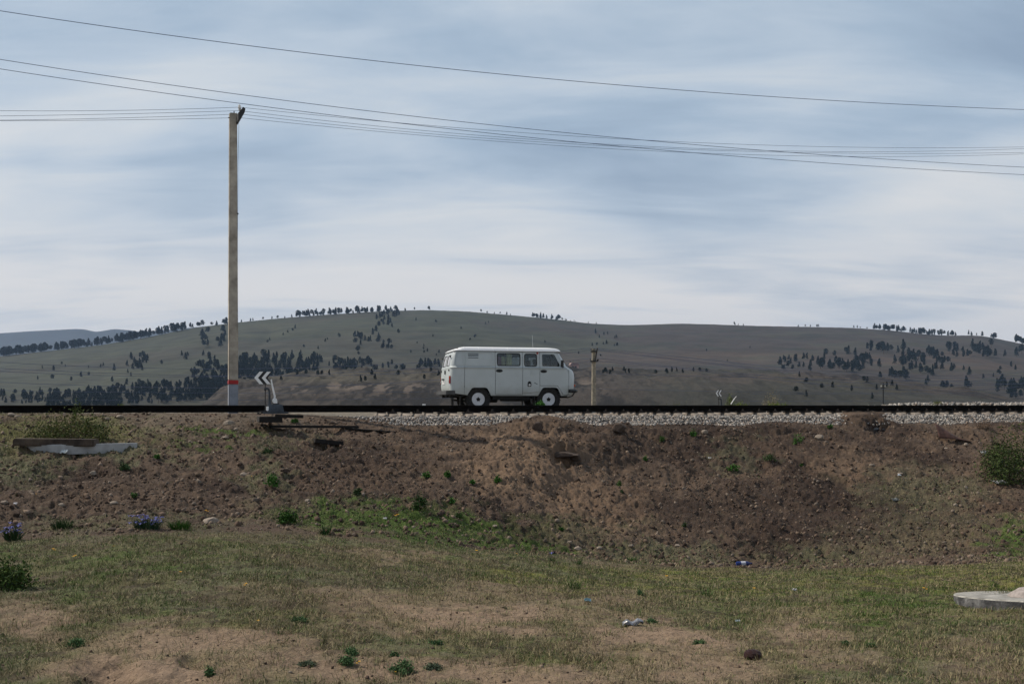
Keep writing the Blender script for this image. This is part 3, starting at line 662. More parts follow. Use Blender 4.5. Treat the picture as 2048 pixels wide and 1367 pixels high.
br.prism([(wat(H)/2-.03, H-.28), (wat(H)/2+.0, H-.30), (wat(H)/2+.13, H-.08), (wat(H)/2+.15, H+.02), (wat(H)/2+.09, H+.06), (wat(H)/2+.02, H-.05), (wat(H)/2-.03, H-.1)], -.5, .5).build('crossarm', m_black, pole, bevel=.004)
MB().tube([(wat(H)/2+.08, .0, H-.0), (wat(H)/2+.08, 0, H+.09)], .012, 6).tube([(wat(H)/2+.03, -.35, H-.02), (wat(H)/2+.03, -.35, H+.05)], .012, 6).tube([(.02, -.05, H-.01), (.02, -.05, H+.045)], .014, 6).tube([(wat(H)/2+.05, .45, H-.1), (wat(H)/2+.05, .45, H+.0)], .012, 6).build('pin', m_black, pole)
insulator(pole, (wat(H)/2+.08, .0, H+.05), s=.95); insulator(pole, (wat(H)/2+.02, -.35, H+.0), s=.95); insulator(pole, (wat(H)/2+.05, .40, H-.0), s=.9)
MB().tube([(wat(H)/2+.045, 0, H-.15), (wat(H)/2+.055, 0, H-.32), (wat(H)/2+.03, -.01, H-1.3), (wat(H)/2+.02, -.01, H*.6), (wat(H)/2+.018, -.01, 1.2)], .004, 5).build('ground_wire', m_wire, pole)
bo_ = MB(); bo_.tube([(wat(H)/2-.01, -.07, H-2.62), (wat(H)/2+.035, -.07, H-2.62)], .012, 6); bo_.tube([(-wat(H)/2+.01, -.06, H-.14), (-wat(H)/2-.035, -.06, H-.14)], .012, 6); bo_.tube([(wat(H)*.46, -.07, H-2.62), (wat(H)/2+.035, -.07, H-2.62)], .02, 6).build('bolt', m_black, pole)
def wire(pts, c, m, r, label, group, name='wire', ext=0):
    """pts: photo px,row samples; the wire hangs over the line Y = c + m*X"""
    pts = sorted(pts); P = np.array(pts, float); deg = min(len(P)-1, 3)
    co = np.polyfit((P[:, 0]-1024)/1000, P[:, 1], deg); xs = np.linspace(P[0, 0]-ext, P[-1, 0]+ext, 36); W = []
    for px in xs:
        u = (px-1024)/F; Y = c/(1-m*u); W.append((u*Y, Y, (HY-np.polyval(co, (px-1024)/1000))/F*Y))
    o = MB().tube(W, r, 6).build(name, m_wire, label=label, cat='wire', group=group); return o
GW = 'overhead wires crossing the sky'
wire([(0, 22), (512, 93), (1024, 151.5), (1536, 192.5), (2048, 219.5)], 22, .32, .0065, 'topmost overhead wire, crossing the whole sky alone', GW, ext=250)
wire([(0, 119), (512, 193.5), (1024, 254.5), (1536, 301.5), (2048, 334.5)], 23, .32, .006, 'upper one of the pair of wires passing over the concrete pole top', GW, ext=250)
wire([(0, 138), (512, 211), (1024, 271.5), (1536, 317.5), (2048, 349.5)], 23.5, .32, .006, 'lower one of the pair of wires passing over the concrete pole top', GW, ext=250)
GL = 'line wires carried by the concrete pole'
for j, (l0, l1, p0, rr) in enumerate([(221.5, 221, 214.5, [(1024, 264), (1536, 290.5), (1800, 295.5), (2048, 294)]), (232, 228, 221.5, [(1024, 276), (1536, 301.5), (1800, 303), (2048, 297.5)]),
    (240.5, 236, 228, [(1024, 280.5), (1536, 303.5), (1800, 307.5), (2048, 305)]), (241.5, 240, 235.5, [(1024, 285), (1536, 310.5), (1700, 313), (2048, 308)])]):
    nm = ('topmost', 'second', 'third', 'lowest')[j]
    wire([(0, l0), (240, l1), (479, p0)], 28.2+.1*j, .32, .0048, nm+' of the four line wires left of the concrete pole', GL)
    wire([(479, p0)]+rr, 28.2+.1*j, .32, .0048, nm+' of the four line wires right of the concrete pole', GL)
# round headed far pole behind the van
FPY = 49.0; m_pole2 = material('old_pole_wood', (.30, .27, .21), .9, var=.25, vscale=5, bump=.004)
fx = (1187.5-1024)/F*FPY; ftop = (HY-697)/F*FPY; e = empty('utility_pole', (fx, FPY, -3.6), 0, label='shorter weathered pole with two iron crossarms right of the van', cat='pole')
MB().tube([(0, 0, 0), (0, 0, ftop+3.6)], [.15, .095], 14).build('shaft', m_pole2, e, smooth=True)
hz = ftop+3.6
MB().box((0, -.03, hz-.14), (.30, .5, .05)).build('crossarm', m_black, e, bevel=.005); MB().box((.0, -.03, hz-.62), (.38, .5, .05)).build('crossarm', m_black, e, bevel=.005)
MB().tube([(.16, -.2, hz+.02), (.11, -.16, hz-.3), (.06, -.13, hz-.62)], .032, 6).build('brace', m_black, e)
MB().tube([(-.13, -.1, hz-.12), (-.13, -.1, hz+.02)], .014, 6).tube([(.16, -.1, hz-.12), (.16, -.1, hz+.03)], .014, 6).tube([(-.18, -.1, hz-.62), (-.18, -.1, hz-.48)], .014, 6).tube([(.19, -.1, hz-.6), (.19, -.1, hz-.52)], .05, 8).build('pin', m_black, e)
for q in ((-.13, -.1, hz-.02), (.16, -.1, hz)): insulator(e, q, material('aged_porcelain', (.22, .21, .18), .5), s=.6)
GB = 'low wires strung behind the track'
far = [([(1192, 696), (1300, 707), (1536, 732), (2048, 744)], 'upper'), ([(1192, 698), (1300, 711), (1536, 737), (2048, 750)], 'second'), ([(1192, 700), (1300, 713), (1536, 740), (2048, 758)], 'third'),
       ([(1192, 716), (1300, 728), (1536, 752), (2048, 766)], 'fourth'), ([(1194, 722), (1350, 736), (1536, 757), (2048, 772)], 'lowest')]
for P_, nm in far: wire(P_, FPY*(1-.32*.082), .32, .010, nm+' wire running right from the far pole', GB)
for P_, nm in [([(0, 724), (480, 737), (900, 721), (1184, 695.5)], 'upper'), ([(0, 742), (480, 752), (900, 731), (1184, 699)], 'second'), ([(0, 736), (200, 746), (520, 751), (900, 742), (1182, 716)], 'third'), ([(0, 764), (480, 775), (900, 757), (1182, 722)], 'lowest')]:
    wire(P_, FPY*(1-.32*.082), .32, .009, nm+' wire running left from the far pole', GB)
for P_, nm in [([(0, 780), (480, 785.5), (1000, 780)], 'wire low over the left wood, just below the lower hill meadow'), ([(0, 799.5), (480, 799.5), (900, 796)], 'lowest wire just above the left part of the rail'), ([(1180, 777), (1500, 783), (2048, 785)], 'wire crossing the rocky hill right of the far pole'), ([(1200, 747), (1600, 757), (2048, 768)], 'wire along the top of the rocky hill'), ([(1500, 787), (1760, 788), (2048, 789)], 'wire just left and right of the small far pole'), ([(1500, 802), (1760, 802), (2048, 803)], 'lowest wire above the right part of the rail')]:
    wire(P_, 110, .25, .016, nm, GB)
fx2, fy2 = (1766.5-1024)/F*110, 110
e = empty('utility_pole', (fx2, fy2, -4), 0, label='thin dark far pole with one crossarm above the right part of the rail', cat='pole'); hz = (HY-765)/F*110+4
MB().tube([(0, 0, 0), (0, 0, hz)], [.10, .06], 8).build('shaft', m_black, e); MB().box((0, 0, hz-.55), (.55, .08, .08)).build('crossarm', m_black, e)
insulator(e, (-.22, 0, hz-.5), s=1.4); insulator(e, (.22, 0, hz-.5), s=1.4)

# ------------------------------------------------------------------ switch stands
m_iron = material('blue_grey_iron', (.055, .068, .085), .55, metal=.2, var=.25, vscale=7, bump=.002)
def switch_stand(px, base_z, Y, k, rz, label, w=1.0, lever=True):
    e = empty('switch_stand', ((px-1024)/F*Y, Y, base_z), rz, label=label, cat='railway switch'); s = 1
    h0 = 0
    b = MB(); b.box((.12, 0, .015), (.56, .34, .03)).build('base_plate', m_iron, e, bevel=.006)
    V = [(-.06, -.12, .03), (.31, -.12, .03), (.31, .12, .03), (-.06, .12, .03), (-.04, -.07, .19), (.27, -.07, .19), (.27, .07, .19), (-.04, .07, .19)]
    MB().add(V, [(3, 2, 1, 0), (4, 5, 6, 7), (0, 1, 5, 4), (1, 2, 6, 5), (2, 3, 7, 6), (3, 0, 4, 7)]).build('housing', m_iron, e, bevel=.012)
    MB().prism([(-.045, .14), (.03, .14), (.012, .30), (.005, .46), (-.02, .515), (-.07, .535), (-.115, .53), (-.118, .495), (-.085, .492), (-.05, .485), (-.035, .45), (-.037, .30)], -.035, .035).build('column', m_iron, e, bevel=.006)
    MB().tube([(-.105, 0, .03), (-.105, 0, .62)], .0105, 8).lathe([(.022, .47), (.026, .475), (.026, .53), (.022, .535)], 10, 'z', (-.105, 0, 0)).build('spindle', m_black, e, smooth=True)
    # plate with two white chevrons
    pl = MB(); W, Hh, t = .39*w, .255, .006; zc = .73
    def chev(x0, th, z0=zc-Hh/2, z1=zc+Hh/2, tip=.115*w): return [(x0+tip, z0), (x0+tip+th, z0), (x0+th, zc), (x0+tip+th, z1), (x0+tip, z1), (x0, zc)]
    x0 = -.35*w
    full = [(x0+.115*w, zc-Hh/2), (x0+W-.02*w, zc-Hh/2), (x0+W-.09*w, zc), (x0+W, zc+Hh/2), (x0+.115*w, zc+Hh/2), (x0, zc)]
    MB().prism(full, -t/2, t/2).build('sign_plate', m_black, e)
    for xx in (x0, x0+.165*w): MB().prism(offset_poly(chev(xx, .088*w), -.002), -t/2-.003, t/2+.003).build('chevron', m_white, e)
    if lever:
        MB().tube([(.022, -.05, .70), (.035, -.05, .62), (.065, -.05, .49), (.102, -.05, .355), (.09, -.05, .29)], [.016, .018, .020, .021, .018], 10).build('lever', m_white, e, smooth=True)
        MB().lathe([(0, -.03), (.05, -.03), (.055, 0), (.05, .03), (0, .03)], 20, 'y', (.10, -.05, .265)).box((.115, -.05, .235), (.085, .05, .05)).build('counterweight', m_white, e, smooth=True)
        MB().lathe([(0, -.035), (.075, -.035), (.075, .035), (0, .035)], 20, 'y', (.13, 0, .17)).build('quadrant', m_black, e, smooth=True)
        MB().prism(rounded([(-.09, .06), (-.04, .06), (-.035, .15), (-.085, .15)], .015, 3), -.115, -.05).build('lock_weight', m_white, e)
        lk = MB(); lk.tube([(-.10, 0, .03), (-.14, -.02, .05), (-.21, -.03, .045), (-.28, 0, .01)], .012, 6); lk.box((-.15, -.03, .03), (.10, .08, .05)); lk.box((-.24, 0, .0), (.09, .06, .03)); lk.build('linkage', m_black, e)
    else:
        MB().tube([(.36, 0, .29), (.50, 0, .53)], [.022, .014], 8).tube([(.50, 0, .53), (.57, 0, .61)], [.010, .010], 8).build('lever', m_white, e, smooth=True)
    return e
sw = switch_stand(540, -.235, 22.6, 1, TA, 'black switch stand with white lever and chevron plate beside the tall pole')
sw.scale = (1.0, 1.0, 1.11); sw.location.z = -.19
timber = MB(); timber.box((0, 0, 0), (.5, .9, .13)); o = timber.build('timber_block', m_wood, bevel=.01, label='dark timber block under the switch stand', cat='timber'); o.location = (sw.location.x+.0, 22.55, -.318); o.rotation_euler = (0, 0, TA)
o = MB().box((0, 0, 0), (.62, .16, .07)).build('timber_plank', m_wood, bevel=.008, label='short dark plank sticking out right of the switch stand', cat='timber'); o.location = (sw.location.x+.50, 22.3, -.245); o.rotation_euler = (0, .03, TA)
sw2 = switch_stand(1443, -.22, 37.6, 1, 0, 'far switch stand with narrow double chevron plate right of the far pole', w=.62, lever=False); sw2.scale = (1, 1, .92)
o = MB().box((0, 0, 0), (.10, .10, .22)).build('marker_post', m_white, bevel=.006, label='small white marker post showing above the rail left of the van', cat='marker post'); o.location = P3(848, 810, 30.6)+Vector((0, 0, -.07))
# house on the far slope
u = (1152-1024)/F; hY = 700; hzz = float(hill2(np.array(u), np.array(float(hY)))); e = empty('house', (u*hY-1.5, hY, hzz-.5), .2, label='tiny pink walled house on the rocky hill just right of the van nose', cat='house')
m_pink = material('pink_wall', (.55, .36, .33), .9, var=.1, vscale=.6)
MB().box((0, 0, 2.2), (7.5, 5, 4.4)).build('wall', m_pink, e); MB().prism([(-4.3, 4.4), (4.3, 4.4), (2.8, 6.6), (-2.8, 6.6)], -2.9, 2.9).build('roof', material('house_roof', (.32, .22, .2), .8, vscale=1), e)
for x in (-1.6, 1.0): MB().box((x, -2.52, 2.9), (2.0, .1, 1.5)).build('window', material('house_pane', (.02, .025, .05), .3), e)
e.scale = (.8, .8, .8)
# ------------------------------------------------------------------ the van
m_body = material('van_body_paint', (.47, .52, .53), .42, var=.03, vscale=2.5, coat=.15)
t_ = NT(m_body.node_tree); p_ = t_.n['Principled BSDF']; src = p_.inputs['Base Color'].links[0].from_socket; co_ = t_.new('ShaderNodeTexCoord').outputs['Object']
sp_ = t_.new('ShaderNodeSeparateXYZ'); t_.l.new(co_, sp_.inputs[0]); hz_ = t_.math('MULTIPLY_ADD', t_.noise(co_, 3.5, 5, .65), -.75, t_.math('MULTIPLY_ADD', sp_.outputs['Z'], -1.0, 1.22))
dust = t_.math('MULTIPLY', t_.math('MULTIPLY', hz_, 1.6, clamp=True), .8)      # road dust splashed up the sills
t_.l.new(t_.mix(dust, src, (.27, .25, .205, 1)), p_.inputs['Base Color'])
m_roof = material('van_roof_paint', (.84, .86, .87), .4, var=.02, vscale=2, coat=.15)
m_rub = material('window_rubber', (.012, .014, .016), .6, var=.1)
m_dark = material('underbody_black', (.012, .011, .010), .85, var=.3, vscale=6)
m_int = material('cabin_lining', (.012, .018, .028), .9, var=.1)
m_tyre = material('tyre_rubber', (.018, .017, .016), .85, var=.3, vscale=12, bump=.004, bscale=30)
m_rim = material('rim_paint', (.62, .64, .67), .45, var=.06, vscale=7)
m_bump = material('bumper_grey', (.06, .06, .062), .5, var=.2, vscale=6)
m_lamp_r = material('red_lens', (.28, .008, .008), .25, var=.1); m_lamp_o = material('orange_lens', (.45, .07, .01), .25, var=.1)
m_seat = material('seat_cloth', (.02, .022, .027), .9, var=.2)
m_glass = bpy.data.materials.new('window_glass'); m_glass.use_nodes = True; t = NT(m_glass.node_tree)
gb_ = t.new('ShaderNodeBsdfTransparent'); gb_.inputs[0].default_value = (.80, .86, .88, 1); gg_ = t.new('ShaderNodeBsdfGlossy'); gg_.inputs['Roughness'].default_value = .05
mx_ = t.new('ShaderNodeMixShader'); lw = t.new('ShaderNodeFresnel', ins={'IOR': 1.45}); t.l.new(t.math('ADD', lw.outputs[0], .02), mx_.inputs[0]); t.l.new(gb_.outputs[0], mx_.inputs[1]); t.l.new(gg_.outputs[0], mx_.inputs[2]); t.l.new(mx_.outputs[0], t.n['Material Output'].inputs[0])
VTH = R(13); VY = 31.65+.95*math.cos(VTH); VX = .067-.95*math.sin(VTH)
van = empty('van', (VX, VY, -.197), VTH, label='light grey van with white roof standing just behind the railway track', cat='van')
SL_SHIFT = .12      # the tail is short
def outline(xr, xf, w, rr, rf, n=14):
    pts = []
    def arc(cx, cy, r, a0, a1, ry=None):
        for k in range(n+1):
            a = a0+(a1-a0)*k/n; pts.append((cx+r*math.cos(a), cy+(ry or r)*math.sin(a)))
    rr = min(rr, w*.95); rf = min(rf, w*.95)
    arc(xf-rf, w-rf*1.15, rf, pi/2, 0, rf*1.15); 
    arc(xf-rf, -w+rf*1.15, rf, 0, -pi/2, rf*1.15)
    arc(xr+rr, -w+rr, rr, -pi/2, -pi); arc(xr+rr, w-rr, rr, pi, pi/2)
    return pts
#         z    half width  rear   front  rear/front corner radius
SL = [(.50, .955, -2.10, 1.93, .20, .34), (.56, .968, -2.16, 2.03, .20, .36), (.80, .980, -2.19, 2.07, .20, .36), (1.10, .985, -2.19, 2.08, .20, .36), (1.22, .985, -2.18, 2.065, .20, .36), (1.30, .985, -2.175, 2.03, .20, .36),
      (1.345, .985, -2.17, 1.98, .20, .34), (1.372, .998, -2.175, 1.93, .20, .33), (1.386, 1.012, -2.175, 1.90, .20, .32), (1.43, .958, -2.155, 1.84, .20, .30), (1.46, .958, -2.15, 1.80, .20, .28), (1.60, .950, -2.13, 1.715, .20, .26), (1.75, .940, -2.09, 1.625, .20, .25), (1.86, .930, -2.05, 1.555, .20, .24), (1.925, .92, -2.02, 1.515, .20, .24)]
SL = [(a, b, c+SL_SHIFT, d, e_, f) for a, b, c, d, e_, f in SL]
def loft(slices, off=0.0, zlo=None, zhi=None):
    V = []; Fc = []
    for (z, w_, xr, xf, rr, rf) in slices:
        V += [(x, y, z) for x, y in outline(xr-off, xf+off, w_+off, rr, rf)]
    n = len(V)//len(slices)
    for i in range(len(slices)-1):
        for k in range(n): j = (k+1) % n; Fc.append((i*n+k, i*n+j, (i+1)*n+j, (i+1)*n+k))
    Fc.append(tuple(range(n))[::-1]); Fc.append(tuple((len(slices)-1)*n+k for k in range(n)))
    return MB().add(V, Fc)
def trimmed(z0, z1):
    L = [s for s in SL if z0 < s[0] < z1]
    def at(z):
        for a, b in zip(SL, SL[1:]):
            if a[0] <= z <= b[0]: f = (z-a[0])/(b[0]-a[0]); return tuple(a[i]+(b[i]-a[i])*f for i in range(6))
    return [at(z0)]+L+[at(z1)]
def tmp(mb): o = link('tmp', mb.mesh('tmp')); return o
def boolean(base, ops):
    """base, ops: MB or objects; ops = [(kind, MB)] -> new mesh"""
    ob = tmp(base) if isinstance(base, MB) else link('tmp', base); ks = []
    for kind, mb in ops:
        k = tmp(mb) if isinstance(mb, MB) else link('tmp', mb); ks.append(k); md = ob.modifiers.new('b', 'BOOLEAN'); md.operation = kind; md.object = k; md.solver = 'EXACT'
    bpy.context.view_layer.update(); dg = bpy.context.evaluated_depsgraph_get()
    me = bpy.data.meshes.new_from_object(ob.evaluated_get(dg)); me.materials.clear()
    for k in ks: bpy.data.objects.remove(k)
    bpy.data.objects.remove(ob)
    for p in me.polygons: p.use_smooth = True
    me.set_sharp_from_angle(angle=R(30))
    return me
def side(poly, y0=-1.2, y1=-.6): return MB().prism(poly, y0, y1)
def both(poly): return MB().prism(poly, -1.2, 1.2)
W1 = rounded([(-.55, 1.45), (.20, 1.45), (.20, 1.845), (-.55, 1.845)], .07); W2 = rounded([(.338, 1.435), (.745, 1.435), (.745, 1.835), (.338, 1.835)], .08)
W3 = rounded([(.92, 1.44), (1.50, 1.44), (1.50, 1.50), (1.325, 1.83), (.92, 1.83)], .045)
WR = [rounded([(s*.10, 1.44), (s*.66, 1.44), (s*.60, 1.79), (s*.10, 1.79)], .05) for s in (-1, 1)]
WF = [rounded([(s*.03, 1.455), (s*.80, 1.455), (s*.74, 1.85), (s*.03, 1.85)], .05) for s in (-1, 1)]
def xprism(p, a, b): return MB().prism(p, a, b, 'x')
archR = rounded([(-1.56, .3), (-1.51, .53), (-1.37, .735), (-1.30, .755), (-.95, .755), (-.87, .735), (-.735, .48), (-.72, .3)], .06, 4)
archF = rounded([(.74, .3), (.77, .48), (.92, .735), (.98, .765), (1.36, .765), (1.44, .735), (1.55, .50), (1.57, .3)], .06, 4)
def arch(p): m = MB(); m.prism(p, -1.2, -.42); m.prism(p, .42, 1.2); return m
cuts = [('DIFFERENCE', loft(trimmed(.58, 1.90), -.028)), ('DIFFERENCE', both(W1)), ('DIFFERENCE', both(W2)), ('DIFFERENCE', both(W3)), ('DIFFERENCE', arch(archR)), ('DIFFERENCE', arch(archF)),
        ('DIFFERENCE', MB().prism([(-2.4, .45), (-2.4, .64), (-1.50, .515), (-1.50, .45)], -1.2, 1.2))]
for p in WR: cuts.append(('DIFFERENCE', xprism(p, -2.6, -1.80)))
for p in WF: cuts.append(('DIFFERENCE', xprism(p, 1.2, 2.3)))
shell = boolean(loft(SL), cuts)
D1 = rounded([(-.612, .535), (.272, .535), (.272, 1.895), (-.612, 1.895)], .05)
D2 = rounded([(.842, .825), (1.44, .825), (1.625, .53), (1.80, .53), (1.80, 1.30), (1.66, 1.40), (1.40, 1.895), (.842, 1.895)], .05)
RD = [rounded([(s*.006, .70), (s*.74, .70), (s*.74, 1.40), (s*.68, 1.86), (s*.006, 1.86)], .04) for s in (-1, 1)]
g_ = .009
bodyops = [('DIFFERENCE', side(offset_poly(D1, g_))), ('DIFFERENCE', side(offset_poly(D2, g_)))]+[('DIFFERENCE', xprism(offset_poly(p, g_*.7), -2.6, -1.85)) for p in RD]
for x in (-1.605, .84, ): bodyops.append(('DIFFERENCE', MB().box((x, -1.0, 1.2), (.012, .10, 1.5))))
body = boolean(shell.copy(), bodyops)
link('body', body, m_body, van)
d1 = link('side_door', boolean(shell.copy(), [('INTERSECT', side(offset_poly(D1, -.003)))]), m_body, van)
d2 = link('front_door', boolean(shell.copy(), [('INTERSECT', side(offset_poly(D2, -.003)))]), m_body, van)
rds = [link('rear_door', boolean(shell.copy(), [('INTERSECT', xprism(offset_poly(p, -.003), -2.6, -1.85))]), m_body, van) for p in RD]
# glass and rubber follow the body skin
thin = boolean(loft(trimmed(1.2, 1.92), -.010), [('DIFFERENCE', loft(trimmed(1.15, 1.924), -.014))])
skin = boolean(loft(trimmed(1.2, 1.92), .006), [('DIFFERENCE', loft(trimmed(1.15, 1.924), -.03))])
m_skypane = material('sky_reflection_pane', (.42, .43, .47), .2, var=.05)  # rear panes: sky reflection put into an opaque pale grey colour
def glazed(name_par, poly, prism, ring=.016, mat=None):
    link('window_glass', boolean(thin.copy(), [('INTERSECT', prism(poly))]), mat or m_glass, name_par)
    link('window_seal', boolean(skin.copy(), [('INTERSECT', prism(offset_poly(poly, .008))), ('DIFFERENCE', prism(offset_poly(poly, -ring)))]), m_rub, name_par)
glazed(d1, W1, side, .018); glazed(van, W2, side, .018); glazed(d2, W3, side, .020)
for q in (W1, W2, W3): glazed(van, q, lambda p: MB().prism(p, .6, 1.2))
glazed(rds[0], WR[0], lambda p: xprism(p, -2.6, -1.80), .012, m_skypane); glazed(rds[1], WR[1], lambda p: xprism(p, -2.6, -1.80), .012, m_skypane)
for p in WF: glazed(van, p, lambda q: xprism(q, 1.2, 2.3), .02)
# raised frames of the blank panels
skb = boolean(loft(trimmed(1.2, 1.92), .016), [('DIFFERENCE', loft(trimmed(1.15, 1.924), -.01))])
for poly in (rounded([(-1.93, 1.47), (-1.645, 1.47), (-1.645, 1.875), (-1.88, 1.875)], .07), rounded([(-1.555, 1.46), (-.70, 1.46), (-.70, 1.86), (-1.555, 1.86)], .07)):
    link('panel_frame', boolean(skb.copy(), [('INTERSECT', side(offset_poly(poly, .016))), ('DIFFERENCE', side(offset_poly(poly, -.012)))]), m_body, van)
def wy(z): return -np.interp(z, [s[0] for s in SL], [s[1] for s in SL])
for z in (1.835, 1.795, 1.755, 1.70):
    MB().prism([(wy(z)-.001, z-.004), (wy(z)-.014, z-.003), (wy(z)-.002, z+.014)], -1.485, -1.15, 'x').build('louvre', m_body, van)
    MB().box((-1.318, wy(z)-.001, z-.012), (.33, .008, .015)).build('louvre_slot', m_dark, van)
MB().tube([(-1.1, wy(1.66)-.003, 1.665), (-.72, wy(1.66)-.003, 1.66)], .004, 5).build('crease', m_body, van)
# roof
RS = [(1.905, .945, -2.045, 1.56, .21, .26), (1.918, .957, -2.055, 1.60, .21, .27), (1.932, .957, -2.05, 1.615, .21, .27), (1.940, .937, -2.03, 1.60, .21, .27), (1.972, .925, -1.985, 1.585, .21, .28), (2.005, .895, -1.90, 1.55, .22, .30), (2.03, .84, -1.82, 1.49, .24, .33), (2.048, .74, -1.74, 1.40, .28, .36), (2.058, .55, -1.60, 1.22, .3, .36), (2.063, .30, -1.3, .9, .25, .25)]
RS = [(a, b, c+SL_SHIFT, d, e_, f) for a, b, c, d, e_, f in RS]
roof = loft(RS).build('roof', m_roof, van); 
for p in roof.data.polygons: p.use_smooth = True
roof.data.set_sharp_from_angle(angle=R(40))
for x in (-1.60, -1.13, -.67, -.19, .27, .80): MB().tube([(x, -.948, 1.945), (x, -.925, 1.975), (x, -.89, 2.008), (x, -.82, 2.037)], .006, 5).build('roof_rib', m_roof, roof)
MB().box((-1.83, -.915, 1.985), (.05, .01, .012)).build('roof_vent', m_dark, roof)
gut = boolean(loft([(1.897,)+RS[1][1:], (1.908,)+RS[1][1:]], .004), [('DIFFERENCE', loft([(1.88,)+RS[1][1:], (1.92,)+RS[1][1:]], -.03))]); link('gutter', gut, material('gutter_paint', (.12, .13, .14), .5, var=.1), van)
MB().tube([(.745, -.45, 2.04), (.735, -.45, 2.20), (.722, -.45, 2.47)], [.006, .0045, .003], 6).build('antenna', material('antenna_steel', (.6, .62, .64), .35, metal=.6), van)
MB().lathe([(.02, 0), (.018, .02), (.006, .03)], 10, 'z', (.745, -.45, 2.04)).build('antenna_base', m_dark, van)
# fittings
def cup(px_, z, par):
    MB().lathe([(.0, -.012), (.08, -.010), (.108, -.004), (.112, .004), (.0, .004)], 24, 'y').mesh('x')
    m = MB().lathe([(.0, -.012), (.080, -.010), (.108, -.004), (.112, .006), (.0, .006)], 28, 'y')
    o = m.build('handle', m_rub, par, smooth=True); o.location = (px_, wy(z)-.001, z); o.scale = (1, 1, .46)
    h = MB().tube([(-.05, -.022, 0), (.045, -.022, 0)], .010, 8).build('grip', m_dark, o); return o
cup(-.488, 1.288, d1); cup(.965, 1.282, d2)
for z in (1.665, .70): MB().box((.30, wy(z)-.012, z), (.055, .03, .045)).tube([(.30, wy(z)-.024, z-.03), (.30, wy(z)-.024, z+.03)], .010, 8).build('hinge', m_body, d1)
for z in (1.31, .83): MB().box((1.80, wy(z)+.02, z), (.05, .05, .035)).tube([(1.80, wy(z)-.010, z-.03), (1.80, wy(z)-.010, z+.03)], .010, 8).build('hinge', m_body, d2)
v_ = MB()
for k in range(5): v_.box((.595, wy(1.2)-.004, 1.175+.025*k), (.085, .012, .010))
v_.box((.545, wy(1.2)-.004, 1.225), (.012, .014, .15)); v_.build('air_grille', m_body, van)
MB().prism(rounded([(.435, .795), (.555, .795), (.555, .90), (.53, .965), (.46, .965), (.435, .90)], .03, 4), -.992, -.97).build('filler_recess', m_rub, van)
MB().lathe([(.0, -1.004), (.032, -1.002), (.034, -.985)], 14, 'y', (.497, 0, .845)).build('filler_cap', material('cap_alloy', (.75, .76, .78), .4), van)
MB().prism(rounded([(.645, .915), (.665, .925), (.76, .875), (.755, .86)], .008, 3), -.9875, -.975).build('scrape', m_rub, van)
MB().prism(rounded([(.30, .60), (.55, .605), (.78, .63), (.80, .615), (.55, .585), (.30, .585)], .01, 2), -.974, -.96).build('dirt_streak', material('dirt', (.26, .25, .21), .9), van)
lb = MB().lathe([(.0, -.03), (.025, -.026), (.037, -.012), (.04, .01)], 18, 'y', (.765, wy(1.84)-.012, 1.862)).build('side_lamp', m_lamp_r, van, smooth=True)
MB().lathe([(.046, -.002), (.046, .02), (.0, .02)], 18, 'y', (.765, wy(1.84)-.012, 1.862)).build('lamp_ring', m_white, lb, smooth=True)
# mirror on the near door
mi = MB(); mi.prism(rounded([(-.045, -.11), (.045, -.11), (.05, .10), (-.03, .11)], .03, 4), -.03, .03); mr = mi.build('mirror', m_rub, d2, bevel=.006); mr.location = (1.535, -1.12, 1.53)
MB().tube([(1.535, -1.10, 1.46), (1.575, -1.04, 1.41), (1.60, -.95, 1.40)], .011, 6).box((1.60, -.95, 1.405), (.09, .05, .05)).build('mirror_arm', m_rub, d2)
mi2 = MB().prism(rounded([(-.045, -.11), (.045, -.11), (.05, .10), (-.03, .11)], .03, 4), -.03, .03).build('mirror', m_rub, van, bevel=.006); mi2.location = (1.535, 1.12, 1.53)
MB().tube([(1.535, 1.10, 1.46), (1.575, 1.04, 1.41), (1.60, .95, 1.40)], .011, 6).build('mirror_arm', m_rub, van)
MB().tube([(1.60, -.5, 1.44), (1.58, -.35, 1.55), (1.53, -.25, 1.72)], .006, 5).tube([(1.80, .3, 1.46), (1.77, .45, 1.56), (1.70, .5, 1.70)], .006, 5).build('wiper', m_rub, van)
# lamps and bumpers
for s in (-1, 1):
    MB().lathe([(.0, 2.075), (.075, 2.07), (.10, 2.045), (.105, 1.98)], 24, 'x', (0, s*.62, 1.07)).build('headlight', material('headlight_glass', (.55, .57, .58), .15), van, smooth=True)
    MB().lathe([(.104, 2.05), (.122, 2.05), (.122, 1.9), (.104, 1.9)], 24, 'x', (0, s*.62, 1.07)).build('headlight_rim', m_rub, van, smooth=True)
    MB().prism(rounded([(s*.56, .80), (s*.72, .80), (s*.72, .87), (s*.56, .87)], .015, 3), 1.98, 2.095, 'x').build('indicator', m_lamp_o, van, bevel=.006)
    tl = MB().box((0, 0, 0), (.035, .075, .24)).build('tail_light', m_lamp_r, van, bevel=.01); tl.location = (-2.055, s*.87, 1.00); tl.rotation_euler = (0, 0, s*-.62)
    ti = MB().box((0, 0, .085), (.038, .078, .07)).build('turn_signal', m_lamp_o, tl, bevel=.012)
MB().prism(rounded([(-.42, .90), (.42, .90), (.42, 1.22), (-.42, 1.22)], .06), 2.0, 2.085, 'x').build('grille', m_rub, van, bevel=.004)
bf = MB(); bf.tube([(1.80, -.97, .66), (2.02, -.90, .66), (2.12, -.72, .66), (2.15, 0, .66), (2.12, .72, .66), (2.02, .90, .66), (1.80, .97, .66)], .058, 10); bf.build('front_bumper', m_rub, van, smooth=True)
